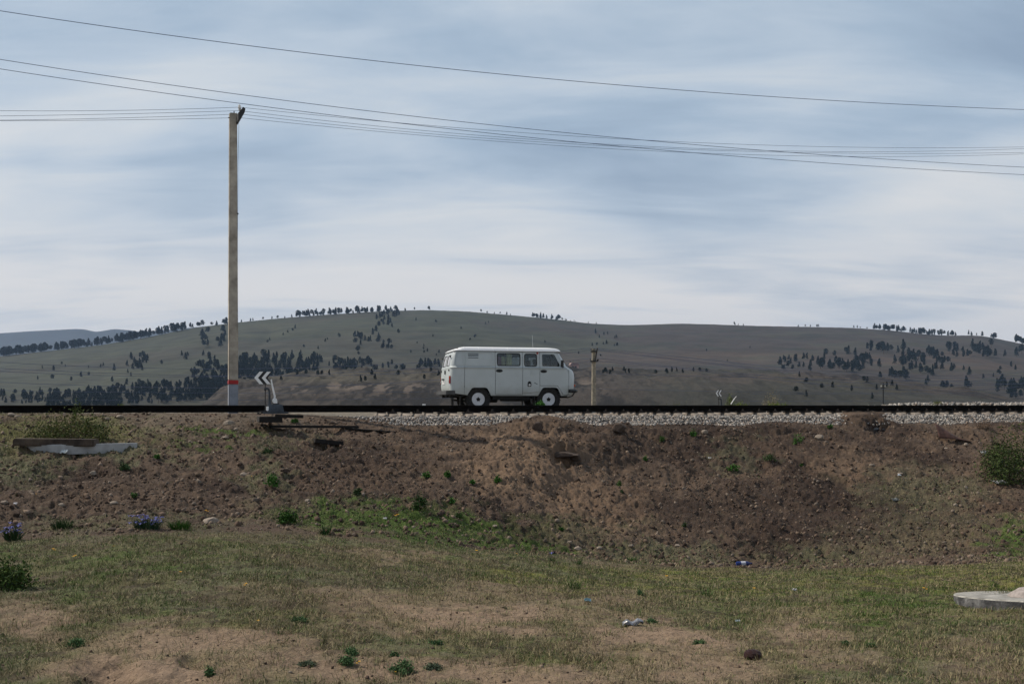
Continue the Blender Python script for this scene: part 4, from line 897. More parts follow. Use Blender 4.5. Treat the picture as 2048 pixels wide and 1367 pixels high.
MB().box((2.06, -.45, .66), (.14, .05, .06)).box((2.06, .45, .66), (.14, .05, .06)).tube([(2.1, -.6, .6), (2.0, -.7, .50), (1.85, -.7, .45), (1.5, -.6, .47)], .02, 6).build('bumper_bracket', m_dark, van)
br_ = MB(); br_.prism([(-.98, .53), (.98, .53), (.98, .66), (-.98, .66)], -2.19, -2.13, 'x'); br_.prism([(-.98, .53), (-.93, .53), (-.93, .66), (-.98, .66)], -2.13, -1.90, 'x'); br_.prism([(.93, .53), (.98, .53), (.98, .66), (.93, .66)], -2.13, -1.90, 'x'); br_.build('rear_bumper', m_bump, van, bevel=.015)
MB().box((-2.07, .22, .93), (.03, .50, .12)).build('number_plate', material('plate_white', (.7, .7, .7), .5), van, bevel=.004)
MB().box((-2.10, .22, 1.03), (.07, .18, .04)).build('plate_lamp', m_dark, van)
for s in (-1, 1):
    for z in (.95, 1.30, 1.72): MB().box((-2.07+.045*(z > 1.5), s*.76, z), (.03, .06, .05)).build('hinge', m_rub if z > 1.2 else m_body, rds[0 if s < 0 else 1])
MB().box((-2.08, -.06, 1.25), (.035, .05, .12)).build('handle', m_rub, rds[0])
# wheels
def wheel(x, s):
    e = empty('wheel', (x, s*.80, .385), 0); e.parent = van
    y = -1 if s < 0 else 1
    pr = [(.205, -.085), (.24, -.100), (.31, -.112), (.355, -.105), (.378, -.088), (.385, -.03), (.385, .03), (.378, .088), (.355, .105), (.31, .112), (.24, .1), (.205, .085)]
    tm = MB().lathe(pr, 48, 'y')
    for k in range(30):
        a = 2*pi*k/30
        for q in (-1, 1): tm.box((.386*math.cos(a+.05*q), q*.055, .386*math.sin(a+.05*q)), (.022, .075, .045), Matrix.Rotation(-a, 3, 'Y'))
    tm.build('tyre', m_tyre, e, smooth=True)
    rp = [(.208, -.10), (.198, -.106), (.192, -.098), (.186, -.070), (.165, -.060), (.150, -.040), (.142, -.052), (.118, -.075), (.105, -.072), (.098, -.050), (.078, -.048), (.074, -.058), (.0, -.058), (.0, .08), (.208, .09)]
    if y > 0: rp = [(r, -h) for r, h in rp]
    rim = MB().lathe(rp, 40, 'y').build('rim', m_rim, e, smooth=True)
    for r0 in (.166, .106): MB().lathe([(r0-.009, y*.04), (r0-.009, y*.080 if r0 < .15 else y*.072), (r0+.009, y*.080 if r0 < .15 else y*.074), (r0+.009, y*.04)], 36, 'y').build('rim_groove', m_bump, e)
    st = []
    for k in range(10): a = pi/2+2*pi*k/10; r = .075 if k % 2 == 0 else .052; st.append((r*math.cos(a), r*math.sin(a)))
    MB().prism(st, y*.055, y*.105).lathe([(.035, y*.10), (.03, y*.135), (.0, y*.14)], 12, 'y').build('hub', m_dark, e)
    sl_ = MB()
    for k in range(8):
        a = 2*pi*k/8+.2; sl_.lathe([(.012, y*.0455), (.012, y*.064), (.0, y*.0645)], 8, 'y', (.13*math.cos(a), 0, .13*math.sin(a)))
    sl_.build('rim_slots', m_dark, e)
for x in (-1.15, 1.15):
    for s in (-1, 1): wheel(x, s)
    MB().tube([(x, -.68, .385), (x, .68, .385)], .05, 10).lathe([(.0, -.16), (.14, -.10), (.15, 0), (.14, .10), (.0, .16)], 16, 'y', (x, .12, .38)).build('axle', m_dark, van, smooth=True)
ch = MB()
for s in (-1, 1): ch.box((-.1, s*.40, .50), (4.0, .07, .12))
for x in (-1.9, -.9, 0, .8, 1.8): ch.box((x, 0, .48), (.08, .8, .08))
ch.box((.25, 0, .44), (.9, .5, .22)); ch.box((-.2, -.70, .455), (.95, .34, .15)); ch.box((-1.78, 0, .56), (.50, 1.7, .16)); ch.box((.42, -.66, .42), (.3, .30, .10)); ch.box((-.2, .70, .455), (.95, .34, .15))
for x in (-1.15, 1.15):
    for s in (-1, 1):
        ch.box((x, s*.66, .81), (.92, .56, .03)); ch.box((x, s*.40, .62), (.92, .04, .4))
ch.build('chassis', m_dark, van)
for x in (-1.72, .68): MB().box((x, -.82, .33), (.02, .26, .30)).box((x, .82, .33), (.02, .26, .30)).build('mud_flap', m_dark, van)
MB().tube([(-.6, -.3, .36), (-1.4, -.45, .33), (-1.9, -.62, .36)], .03, 8).lathe([(.03, 0), (.075, .03), (.075, .47), (.03, .5)], 12, 'x', (-1.0+.1, -.3, .36)).build('exhaust', m_dark, van)
MB().box((-1.93, -.72, .30), (.035, .03, .26)).build('tow_bracket', m_dark, van)
# inside
MB().box((-.1, 0, .60), (3.9, 1.75, .03)).build('floor', m_int, van)
def seat(x, y, w_, par=van, face=1):
    m = MB(); m.box((x, y, .95), (.48, w_, .16)); m.box((x-.25*face, y, 1.22), (.13, w_, .56), Matrix.Rotation(-.18*face, 3, 'Y')); m.box((x-.31*face, y, 1.60), (.10, .26, .20), Matrix.Rotation(-.15*face, 3, 'Y')); m.box((x, y, .74), (.40, w_*.8, .28))
    m.build('seat', m_seat, par, bevel=.03)
seat(1.12, .42, .50); seat(1.12, -.42, .50); seat(.42, .25, 1.1); seat(-.35, .45, .7, face=-1)
MB().box((.80, .0, 1.10), (.05, 1.3, .7)).build('partition', m_int, van)
sw_ = MB(); R_ = .21; ring = [Vector((1.42+.11*math.sin(a)*-1, .42+R_*math.cos(a), 1.40+R_*.75*math.sin(a))) for a in [2*pi*k/24 for k in range(25)]]
sw_.tube(ring, .011, 6, False).tube([ring[0], ring[12]], .009, 5).tube([(1.42, .42, 1.40), (1.58, .42, 1.05)], .02, 6).build('steering_wheel', m_rub, van)
MB().box((1.66, 0, 1.28), (.22, 1.6, .22)).build('dashboard', m_int, van, bevel=.03)
def curtain(x0, x1, y, z0, z1, mat):
    V = []; Fc = []; n = 40
    for k in range(n+1):
        x = x0+(x1-x0)*k/n; yy = y+.018*math.sin(k*1.15)+.006*math.sin(k*2.7)
        for z in (z0, (z0+z1)/2, z1): V.append((x, yy*(1 if z != z0 else 1), z))
    for k in range(n):
        for j in range(2): a = k*3+j; Fc.append((a, a+3, a+4, a+1))
    o = MB().add(V, Fc).build('curtain', mat, van, smooth=True); return o
m_cream = material('cream_curtain', (.85, .82, .62), .9, var=.12, vscale=9); m_mauve = material('mauve_curtain', (.6, .36, .46), .9, var=.12, vscale=9)
curtain(-.53, -.40, -.86, 1.3, 1.74, m_mauve); curtain(-.41, -.27, -.87, 1.3, 1.75, m_cream); curtain(-.25, -.05, -.87, 1.3, 1.83, m_cream); curtain(-.54, -.05, .85, 1.3, 1.83, m_cream)
MB().box((-.265, -.90, 1.65), (.02, .025, .42)).box((-.265, .90, 1.65), (.02, .025, .42)).build('window_bar', m_rub, d1)
MB().box((1.25, -.925, 1.64), (.022, .012, .38)).build('vent_bar', m_rub, d2)
# ------------------------------------------------------------------ grass, pebbles and litter of the ground (uncountable)
m_grass = attr_material('grass_blades', .85, 3, .15, 0, mid=1)
def blades(name, C, h, w_, col, label, lean=.9, seed=3, kind='stuff', zup=None):
    rs = np.random.default_rng(seed); n = len(C); a = rs.random(n)*2*pi; ln = rs.random(n)**.7*lean
    d = np.stack([np.cos(a)*np.sin(ln), np.sin(a)*np.sin(ln), np.cos(ln)], 1)*h[:, None]
    b = rs.random(n)*pi; wv = np.stack([np.cos(b), np.sin(b), 0*b], 1)*(w_[:, None] if hasattr(w_, '__len__') else w_)
    tip = C+d; mid = C+d*.55+np.array((0, 0, 1))*(h*.10)[:, None]
    V = np.stack([C-wv, C+wv, mid+wv*.8, mid-wv*.8, tip], 1).reshape(-1, 3)
    k = 5*np.arange(n)[:, None]; F1 = np.concatenate([k+np.array([[0, 1, 2]]), k+np.array([[0, 2, 3]]), k+np.array([[3, 2, 4]])], 0)
    return link(name, np_mesh(name, V, F1, False, np.repeat(col, 5, 0)), m_grass, kind=kind, label=label)
N = 560000; uu = rng.uniform(-.56, .56, N); yy = np.exp(rng.uniform(math.log(5.3), math.log(24.5), N)); xx = uu*yy
thin = rng.random(N) < np.clip((yy/11)**1.0, .35, 1); xx, yy = xx[thin], yy[thin]
gc_, cov, lw_, gb2 = ground_albedo(xx, yy, None); zz_ = ground_z(xx, yy)
pr_ = np.clip(np.where(lw_ > .5, cov**1.2*.95+.035, gb2*1.1+.02), 0, 1)
pr_ = pr_*(.3+1.35*sm(.40, .58, fbm(xx, yy, 5.0, 3, .6, 160)))
k = rng.random(len(xx)) < pr_; xx, yy, zz_, gc_, lw_ = xx[k], yy[k], zz_[k], gc_[k], lw_[k]
n = len(xx); patch = fbm(xx, yy, 1.7, 3, .6, 140); strawp = np.clip(.50-.9*(patch-.5)+.15*(rng.random(n)-.5), 0, 1)
lum = gc_[:, 1]/(gc_[:, 0]+1e-6)         # greener ground, greener blades
isgreen = rng.random(n) < np.clip((lum-.70)*1.7, .15, .9)
straw = np.array((.235, .20, .115)); grn = np.array((.062, .102, .024)); colr = np.where(isgreen[:, None], grn, straw)*(.55+.95*rng.random((n, 1)))
hh = rng.uniform(.015, .060, n)*(.5+1.1*patch)*np.where(lw_ > .5, 1, 1.2); ww = .0016*(yy/9+.5)
blades('grass', np.stack([xx, yy, zz_-.003], 1), hh, ww, colr, 'short dry and green grass of the lawn and the bank', 1.5)
print('blades', n)
# clods and pebbles on the bank
N = 40000; uu = rng.uniform(-.56, .56, N); yy = rng.uniform(13.2, 31, N); xx = uu*yy; s_ = look(ST, xx, yy)
k = (s_ > 3.05) & (s_ < 8.4) & (rng.random(N) < .35+.9*fbm(xx, yy, .8, 2, .5, 150)); xx, yy = xx[k], yy[k]; z_ = ground_z(xx, yy); n = len(xx)
pc = np.array([(.13, .092, .068), (.09, .062, .046), (.17, .13, .10), (.16, .13, .105), (.07, .048, .036), (.11, .08, .058), (.055, .038, .03)])
sz = .011+.042*rng.random(n)**4.5
stones('pebbles', np.stack([xx, yy, z_+.15*sz], 1), sz, pc, 'clods and pebbles strewn over the earth bank', 8, .75, attr_material('pebble', .95, 30, .2, .003, 60, mid=8))
N = 5000; uu = rng.uniform(-.56, .56, N); yy = rng.uniform(5.5, 17, N); xx = uu*yy; z_ = ground_z(xx, yy)
stones('lawn_crumbs', np.stack([xx, yy, z_+.002], 1), .004+.012*rng.random(N)**4, pc, 'earth crumbs and small stones on the lawn', 9, .7, bpy.data.materials['pebble'])
# dry stalks lying about
N = 5200; uu = rng.uniform(-.56, .56, N); yy = rng.uniform(6, 29, N); xx = uu*yy; z_ = ground_z(xx, yy); a = rng.random(N)*pi; L = rng.uniform(.03, .14, N); sh = .0012*(yy/10+.6)
dx, dy = np.cos(a)*L, np.sin(a)*L; z1 = ground_z(xx+dx, yy+dy)
V = np.stack([np.stack([xx, yy, z_+.006], 1), np.stack([xx+dx, yy+dy, z1+.012], 1), np.stack([xx+dx, yy+dy, z1+.012+2*sh], 1), np.stack([xx, yy, z_+.006+2*sh], 1)], 1).reshape(-1, 3)
link('dry_stalks', np_mesh('dry_stalks', V, np.arange(4*N).reshape(-1, 4), False, np.repeat(np.array((.30, .25, .18))*(.6+.7*rng.random((N, 1))), 4, 0)), m_grass, kind='stuff', label='dry stalks lying on the ground')

# ------------------------------------------------------------------ countable rocks
m_rock = material('field_stone', (.30, .25, .20), .9, var=.2, vscale=14, bump=.006, bscale=35); m_rock_d = material('dark_clod', (.085, .06, .046), .95, var=.3, vscale=14, bump=.008, bscale=30)
def rock(px, py, w_, hpx, label, mat=m_rock, name='rock', cat='rock', seed=0, group=None, sink=.3):
    rs = random.Random(seed*7+int(px)); p = drop(px, py); sc = p.y/F; W = w_*sc/2; Hh = hpx*sc/2
    bm = bmesh.new(); bmesh.ops.create_icosphere(bm, subdivisions=3, radius=1)
    for q in range(7):
        nrm = Vector((rs.gauss(0, 1), rs.gauss(0, 1), rs.gauss(0, 1))).normalized(); dd_ = rs.uniform(.62, .85)
        for v in bm.verts:
            e_ = v.co.dot(nrm)-dd_
            if e_ > 0: v.co -= nrm*e_
    for v in bm.verts: v.co *= 1+.05*math.sin(v.co.x*9+seed)*math.cos(v.co.z*8)
    me = bpy.data.meshes.new(name); bm.to_mesh(me); bm.free()
    for f in me.polygons: f.use_smooth = True
    me.set_sharp_from_angle(angle=R(28))
    o = link(name, me, mat, label=label, cat=cat, group=group); o.scale = (W*1.15, W*.9, Hh*1.2); o.rotation_euler = (0, 0, rs.uniform(-.3, .3)); o.location = (p.x, p.y, p.z+Hh*1.2*(1-sink*2)); return o
RK = [(421, 1045, 31, 15, 'pale flat stone lying right of the blue iris clump'), (457, 849, 22, 9, 'pale stone on the bank top just right of the tall pole'), (471, 861, 9, 6, 'small pale stone below the stone beside the tall pole'), (228, 1008, 17, 8, 'flat pale stone low on the left bank'), (187, 947, 14, 9, 'tan wedge stone in the middle of the left bank'),
 (123, 1009, 12, 10, 'round tan stone low on the left bank'), (9, 1007, 12, 7, 'tan stone at the left edge low on the bank'), (488, 952, 14, 8, 'pinkish stone on the bank between the lawn bush and pole'), (615, 1003, 11, 8, 'grey stone at the upper edge of the green wedge'), (758, 1027, 14, 8, 'dark grey stone in the green grass wedge'),
 (600, 868, 8, 7, 'pale pebble below the long dark beam'), (665, 847, 13, 8, 'cream stone above the long dark beam'), (1087, 948, 9, 6, 'small stone below the dark hollow of the bank'), (1368, 978, 8, 7, 'pale pebble in the middle of the bank'), (1409, 866, 12, 8, 'pale pointed stone below the gravel right of the van'),
 (1638, 880, 17, 11, 'tan angular stone below the gravel on the right bank'), (1744, 931, 10, 6, 'tan stone in the middle of the right bank'), (1800, 948, 10, 4, 'flat pale stone left of the right hand bush'), (1911, 1013, 8, 7, 'white pebble on the grassy right bank'), (1932, 976, 8, 6, 'cream pebble under the right hand bush'),
 (1140, 1088, 10, 6, 'white stone at the foot of the bank right of the green wedge'), (1156, 1099, 14, 8, 'tan flat stone at the foot of the bank below the white one'), (1199, 1097, 12, 6, 'grey pale stone at the foot of the bank'), (1262, 1093, 10, 5, 'pale chip at the foot of the bank left of the green tuft'), (1355, 1092, 10, 6, 'buff stone at the foot of the bank right of centre'),
 (23, 831, 16, 7, 'grey stone in front of the rail at the far left'), (36, 834, 12, 5, 'small grey stone beside the stone at the far left rail'), (240, 836, 16, 7, 'tan slab like stone below the rail right of the left bush'), (214, 839, 9, 7, 'brown stone below the rail right of the left bush'), (225, 1060, 22, 8, 'reddish brown stone on the lawn edge left of the irises'),
 (451, 878, 13, 5, 'grey stone in the green strip below the tall pole'), (1892, 897, 9, 5, 'brown stone below the rusty sheet'), (1932, 892, 8, 6, 'tan stone right of the rusty sheet'), (990, 1053, 9, 5, 'pale chip low on the bank beside the green wedge')]
for i, (a, b, w_, h_, lab) in enumerate(RK): rock(a, b, w_, h_, lab, m_rock_d if ('dark' in lab or 'reddish' in lab) else m_rock, 'rock', 'rock', i)
for i, (a, b, w_, h_, lab) in enumerate([(1122, 914, 58, 12, 'overhanging lump of earth above the dark hollow in the bank'), (1152, 922, 22, 16, 'brown lump of earth at the right side of the dark hollow'), (1240, 862, 26, 18, 'brown clod of earth on the edge below the gravel'), (570, 948, 17, 9, 'dark clod on the left part of the bank'), (634, 966, 9, 5, 'small dark clod below the dug out beam'), (1155, 960, 13, 8, 'dark clod below the hollow'), (1075, 857, 22, 16, 'dark rooty clod on the bank edge below the van'), (880, 1030, 12, 8, 'dark clod beside the green wedge'), (1223, 1091, 14, 8, 'black clod among the stones at the foot of the bank'), (1483, 1110, 14, 8, 'dark clod above the blue bottle')]):
    rock(a, b, w_, h_, lab, m_rock_d, 'earth_clod', 'clod', 50+i)

# ------------------------------------------------------------------ slabs, beams, lid, litter
m_slab = material('slab_concrete', (.36, .37, .38), .9, var=.14, vscale=4, bump=.006, bscale=25)
m_lidrim = material('lid_rim_mottled', (.045, .045, .05), .85, col2=(.24, .24, .24), f2=.58, vscale=9, bump=.012)  # rim near black with grey mottling, much darker than the top
m_lidtop = material('lid_top', (.34, .33, .30), .9, var=.3, vscale=9, bump=.012, bscale=40)
def disc(r, h, n=72, jit=.012, seed=1):
    rs = random.Random(seed); rr = [r*(1+rs.uniform(-jit, jit)*.4) for _ in range(n)]
    m = MB(); V = []
    for z, f in ((-h/2, .99), (h/2-.012, 1), (h/2, .988)): V += [(rr[k]*f*math.cos(2*pi*k/n), rr[k]*f*math.sin(2*pi*k/n), z) for k in range(n)]
    Fc = [(i*n+k, i*n+(k+1) % n, (i+1)*n+(k+1) % n, (i+1)*n+k) for i in range(2) for k in range(n)]; Fc += [tuple(range(n))[::-1], tuple(2*n+k for k in range(n))]
    return m.add(V, Fc)
lid = disc(1.01, .155).mesh('lid', True); lid.materials.append(m_lidrim); lid.materials.append(m_lidtop)
for p in lid.polygons:
    if p.normal.z > .6: p.material_index = 1
Yl = 10.2; e = empty('well_lid', ((2122-1024)/F*Yl, Yl, -(1196-HY)/F*Yl-.06), 0, label='round concrete well lid lying on the grass at the right edge', cat='well lid'); e.rotation_euler = (R(-7.2), R(1.0), .1)
link('slab', lid, None, e)
hm_ = MB().tube([(-.33, .18, .075), (-.33, .18, .10), (-.32, .18, .108), (-.18, .18, .108), (-.17, .18, .10), (-.17, .18, .075)], .008, 6).build('lifting_loop', m_black, e)
cp = []; rs = random.Random(4)
bm = bmesh.new(); bmesh.ops.create_uvsphere(bm, u_segments=48, v_segments=24, radius=1)
for v in bm.verts:
    n3 = .12*math.sin(v.co.x*5+1)*math.cos(v.co.y*6)+.07*math.sin(v.co.x*13+v.co.y*9)+.04*math.sin(v.co.y*23)
    z = max(v.co.z, 0); r2 = min(1, math.hypot(v.co.x, v.co.y)); z = (z**1.3)*(1+n3)
    v.co = Vector((v.co.x*.40*(1+n3*.6), v.co.y*.34*(1+n3*.6), z*.125-.004))
me = bpy.data.meshes.new('mortar_heap'); bm.to_mesh(me); bm.free()
for p in me.polygons: p.use_smooth = True
o = link('mortar_heap', me, material('hard_mortar', (.34, .30, .28), .95, var=.15, vscale=14, bump=.012, bscale=25), label='grey heap of hardened mortar on top of the round well lid', cat='mortar heap')
bpy.context.view_layer.update(); o.matrix_world = e.matrix_world @ Matrix.Translation((-.16, -.10, .079))
# left slabs
Ys = 19.6; cxs = (152-1024)/F*Ys
lid2 = disc(1.0, .19, seed=5).mesh('slab', True); lid2.materials.append(m_slab)
o = link('concrete_slab', lid2, None, label='round ended pale concrete slab under the left bush', cat='concrete slab'); q_ = drop(152, 911); o.location = (q_.x-.10, q_.y+.53, q_.z+.125); o.rotation_euler = (R(-1.6), R(-.4), .3); o.scale = (1, .55, 1)
o2 = MB().box((0, 0, 0), (1.5, .32, .14)).build('weathered_beam', material('rotten_beam', (.10, .075, .055), .95, col2=(.03, .022, .018), vscale=3, f2=.5, bump=.01, bscale=18), bevel=.02, label='weathered brown beam lying on the left concrete slab', cat='beam')
o2.location = (q_.x-.42, q_.y+.10, q_.z+.265); o2.rotation_euler = (0, R(.6), .05)
o3 = MB().box((0, 0, 0), (.34, .3, .09)).build('stone_block', m_rock_d, bevel=.02, label='dark block propping the left end of the beam', cat='block'); o3.location = (q_.x-.93, q_.y+.2, q_.z+.12)
def beam(x0, y0, x1, y1, t_, label, up=.03):
    a, b = drop(x0, y0), drop(x1, y1); a.z += up; b.z += up
    d = b-a; m = MB().box((0, 0, 0), (d.length, .16, t_)); o = m.build('timber_beam', m_wood, bevel=.012, label=label, cat='beam'); o.location = (a+b)/2; o.rotation_euler = d.to_track_quat('X', 'Z').to_euler(); return o
beam(540, 857, 715, 855, .06, 'long dark timber beam lying on the bank top under the switch stand', .02); beam(690, 858, 790, 864, .035, 'thin dark timber sticking out of the earth right of the long beam', .01)
beam(628, 886, 684, 890, .10, 'short dark beam end buried in the bank below the long beam', .0)
# rusty sheet
a = drop(1893, 880); V = []; Fc = []; nxs = 16
for i in range(nxs+1):
    tt = i/nxs
    for j in range(9):
        q = j/8; wd = .45*(1-tt*.93)+.02; V.append((-.30+tt*.92, -.05+.30*(q-.5)*(1-tt*.3)-.04*tt, .20-.33*tt+(q-.5)*wd*.9+.05*math.sin(q*3+tt*2)))
for i in range(nxs):
    for j in range(8): b = i*9+j; Fc.append((b, b+9, b+10, b+1))
o = MB().add(V, Fc).build('rusty_sheet', material('rust', (.085, .038, .027), .8, var=.3, vscale=7, bump=.003), smooth=True, label='curved rusty metal sheet half buried in the right bank', cat='metal sheet'); o.location = a+Vector((0, 0, .10)); so_ = o.modifiers.new('s', 'SOLIDIFY'); so_.thickness = .006
# bottle, crushed bottle, scraps, ball
p = drop(1487, 1131); e = empty('plastic_bottle', (p.x, p.y, p.z+.038), R(8), label='blue plastic bottle with white label lying at the edge of the lawn', cat='bottle')
MB().lathe([(.0, -.13), (.034, -.128), (.039, -.11), (.039, .05), (.032, .09), (.014, .115), (.014, .135), (.0, .136)], 20, 'x').build('body', material('blue_plastic', (.012, .03, .16), .25, var=.1), e, smooth=True)
MB().lathe([(.0398, -.05), (.0398, .03)], 20, 'x').build('paper_band', material('white_label', (.6, .62, .7), .6), e, smooth=True); MB().lathe([(.0, .13), (.017, .131), (.017, .15), (.0, .15)], 14, 'x').build('cap', material('cap_blue', (.01, .02, .10), .4), e)
p = drop(1265, 1250); V = []; Fc = []
for i in range(13):
    for k in range(14):
        a = 2*pi*k/14; r = .028*(1 if 1 < i < 10 else .75); cr_ = 1+.12*math.sin(i*1.1+k*1.3)+.08*math.sin(k*4+i); V.append((-.085+.0145*i, r*1.5*math.cos(a)*cr_, r*.75*math.sin(a)*cr_+.012*math.sin(i*.8)+i*.0012))
for i in range(12):
    for k in range(14): j = (k+1) % 14; Fc.append((i*14+k, i*14+j, (i+1)*14+j, (i+1)*14+k))
Fc += [tuple(range(14))[::-1], tuple(12*14+k for k in range(14))]
m_clear = material('clear_plastic', (.20, .21, .235), .25, var=.25, vscale=40); o = MB().add(V, Fc).build('crushed_bottle', m_clear, smooth=True, label='crushed clear plastic bottle on bare sand in front of the lawn', cat='bottle'); o.location = p+Vector((0, 0, .02)); o.rotation_euler = (0, 0, .15)
def scrap(px, py, wpx, hpx, col, label, seed, cat='litter', name='paper_scrap'):
    rs = random.Random(seed); p = drop(px, py); s = p.y/F; n = 5; V = [(s*wpx*(i/n-.5), s*wpx*.5*(j/n-.5), s*hpx*(.25+.55*rs.random())) for i in range(n+1) for j in range(n+1)]
    Fc = [(i*6+j, (i+1)*6+j, (i+1)*6+j+1, i*6+j+1) for i in range(n) for j in range(n)]
    o = MB().add(V, Fc).build(name, material('scrap_'+name, col, .7, var=.15, vscale=30), label=label, cat=cat); o.location = p+Vector((0, 0, .004)); o.rotation_euler = (rs.uniform(.2, .7), 0, rs.uniform(-.4, .4)); md = o.modifiers.new('s', 'SOLIDIFY'); md.thickness = .002
scrap(1175, 1203, 14, 8, (.25, .42, .5), 'small crumpled pale blue plastic scrap below the tall grass tuft', 1, name='plastic_scrap'); scrap(1588, 1181, 10, 7, (.6, .6, .6), 'white paper scrap on the lawn at right', 2)
scrap(130, 910, 16, 9, (.62, .68, .7), 'white plastic scrap in front of the left concrete slab', 3, name='plastic_scrap'); scrap(1968, 908, 14, 8, (.6, .62, .64), 'white bag scrap left of the right hand bush', 4, name='plastic_scrap'); scrap(1998, 967, 30, 4, (.38, .40, .42), 'long white strip of litter below the right hand bush', 5, name='plastic_strip')
scrap(1475, 1243, 12, 6, (.45, .52, .55), 'clear pale scrap on the right part of the lawn', 6, name='plastic_scrap'); scrap(1798, 952, 7, 5, (.7, .75, .8), 'tiny white scrap on the right bank', 7); scrap(770, 1039, 8, 4, (.6, .6, .6), 'white chip of paper in the green wedge', 8); scrap(32, 1009, 9, 6, (.7, .7, .72), 'white scrap low on the far left bank', 9)
scrap(1420, 918, 7, 5, (.75, .75, .75), 'small white scrap on the bank right of centre', 10); scrap(105, 864, 8, 12, (.6, .65, .75), 'white bag caught in the middle of the left bush', 12, name='plastic_bag'); scrap(1790, 1001, 16, 6, (.16, .17, .16), 'tangled grey wire scrap on the right bank', 13, name='wire_scrap')
p = drop(1506, 1318); bm = bmesh.new(); bmesh.ops.create_uvsphere(bm, u_segments=64, v_segments=32, radius=1)
for v in bm.verts:
    c = v.co; wr = .035*math.sin(c.z*9+c.x*3)*math.cos(c.y*4)+.02*math.sin(c.z*21+c.x*8)-.05*math.exp(-((c.x+.1)/.2)**2)*(c.z > 0); v.co = Vector((c.x*(1+wr), c.y*(1+wr), max(c.z, -.75)*(1+wr)))
me = bpy.data.meshes.new('ball'); bm.to_mesh(me); bm.free()
for f in me.polygons: f.use_smooth = True
o = link('old_ball', me, material('oxblood_leather', (.040, .010, .009), .55, spec=.3, var=.25, vscale=20, bump=.01, bscale=22), label='deflated dark red brown ball lying on the sand in the foreground', cat='ball'); o.scale = (.067, .055, .047); o.rotation_euler = (.1, .14, .3); o.location = (p.x, p.y, p.z+.032)

# ------------------------------------------------------------------ plants
def leafy(name, px, py, wpx, hpx, nl, size, col, label, seed, cat='bush', stems=10, depth=.8, shape='dome', skirt=0.0, group=None, at=None, cols2=None, blade=False, twig=(.07, .055, .04)):
    rs = np.random.default_rng(seed); p = at or drop(px, py); s = p.y/F; W = wpx*s/2; H_ = hpx*s
    e = empty(name, p, 0, label=label, cat=cat, group=group); nc = max(4, stems*2); cc = rs.normal(size=(nc, 3))
    cc /= np.linalg.norm(cc, axis=1)[:, None]; cc = cc*(.45+.4*rs.random((nc, 1))); cc[:, 2] = np.abs(cc[:, 2])*.9+.08
    ci = rs.integers(0, nc, nl); q = rs.normal(size=(nl, 3)); q = q/np.linalg.norm(q, axis=1)[:, None]*(rs.random((nl, 1))**.4)*(.26+.60*rs.random((nl, 1))**2)
    C = cc[ci]+q; C[:, 2] = np.abs(C[:, 2]); 
    if shape == 'cone': C[:, :2] *= (1.15-.9*C[:, 2:3].clip(0, 1))
    C = C*np.array([W, W*depth, H_*.92]); N_ = rs.normal(size=(nl, 3)); N_[:, 2] += .6; V, Fq = leaf_quads(C, N_, size, rs)
    base = np.array(col) if cols2 is None else np.where(rs.random((nc, 1))[ci] < .5, np.array(col), np.array(cols2)); cc_ = np.repeat(base*(.6+.8*rs.random((nl, 1))), 4, 0)
    link('foliage', np_mesh('foliage', V, Fq, False, cc_), m_grass, e)
    if stems:
        m = MB()
        for k in range(stems): c = cc[k % nc]*np.array([W, W*depth, H_]); m.tube([(c[0]*.1, c[1]*.1, -.03), (c[0]*.6, c[1]*.6, c[2]*.55), (c[0], c[1], c[2])], [max(.003, W*.02), max(.002, W*.014), .0015], 5)
        m.build('stem', material('twig_bark', twig, .9), e)
    return e
m_leafs = m_grass
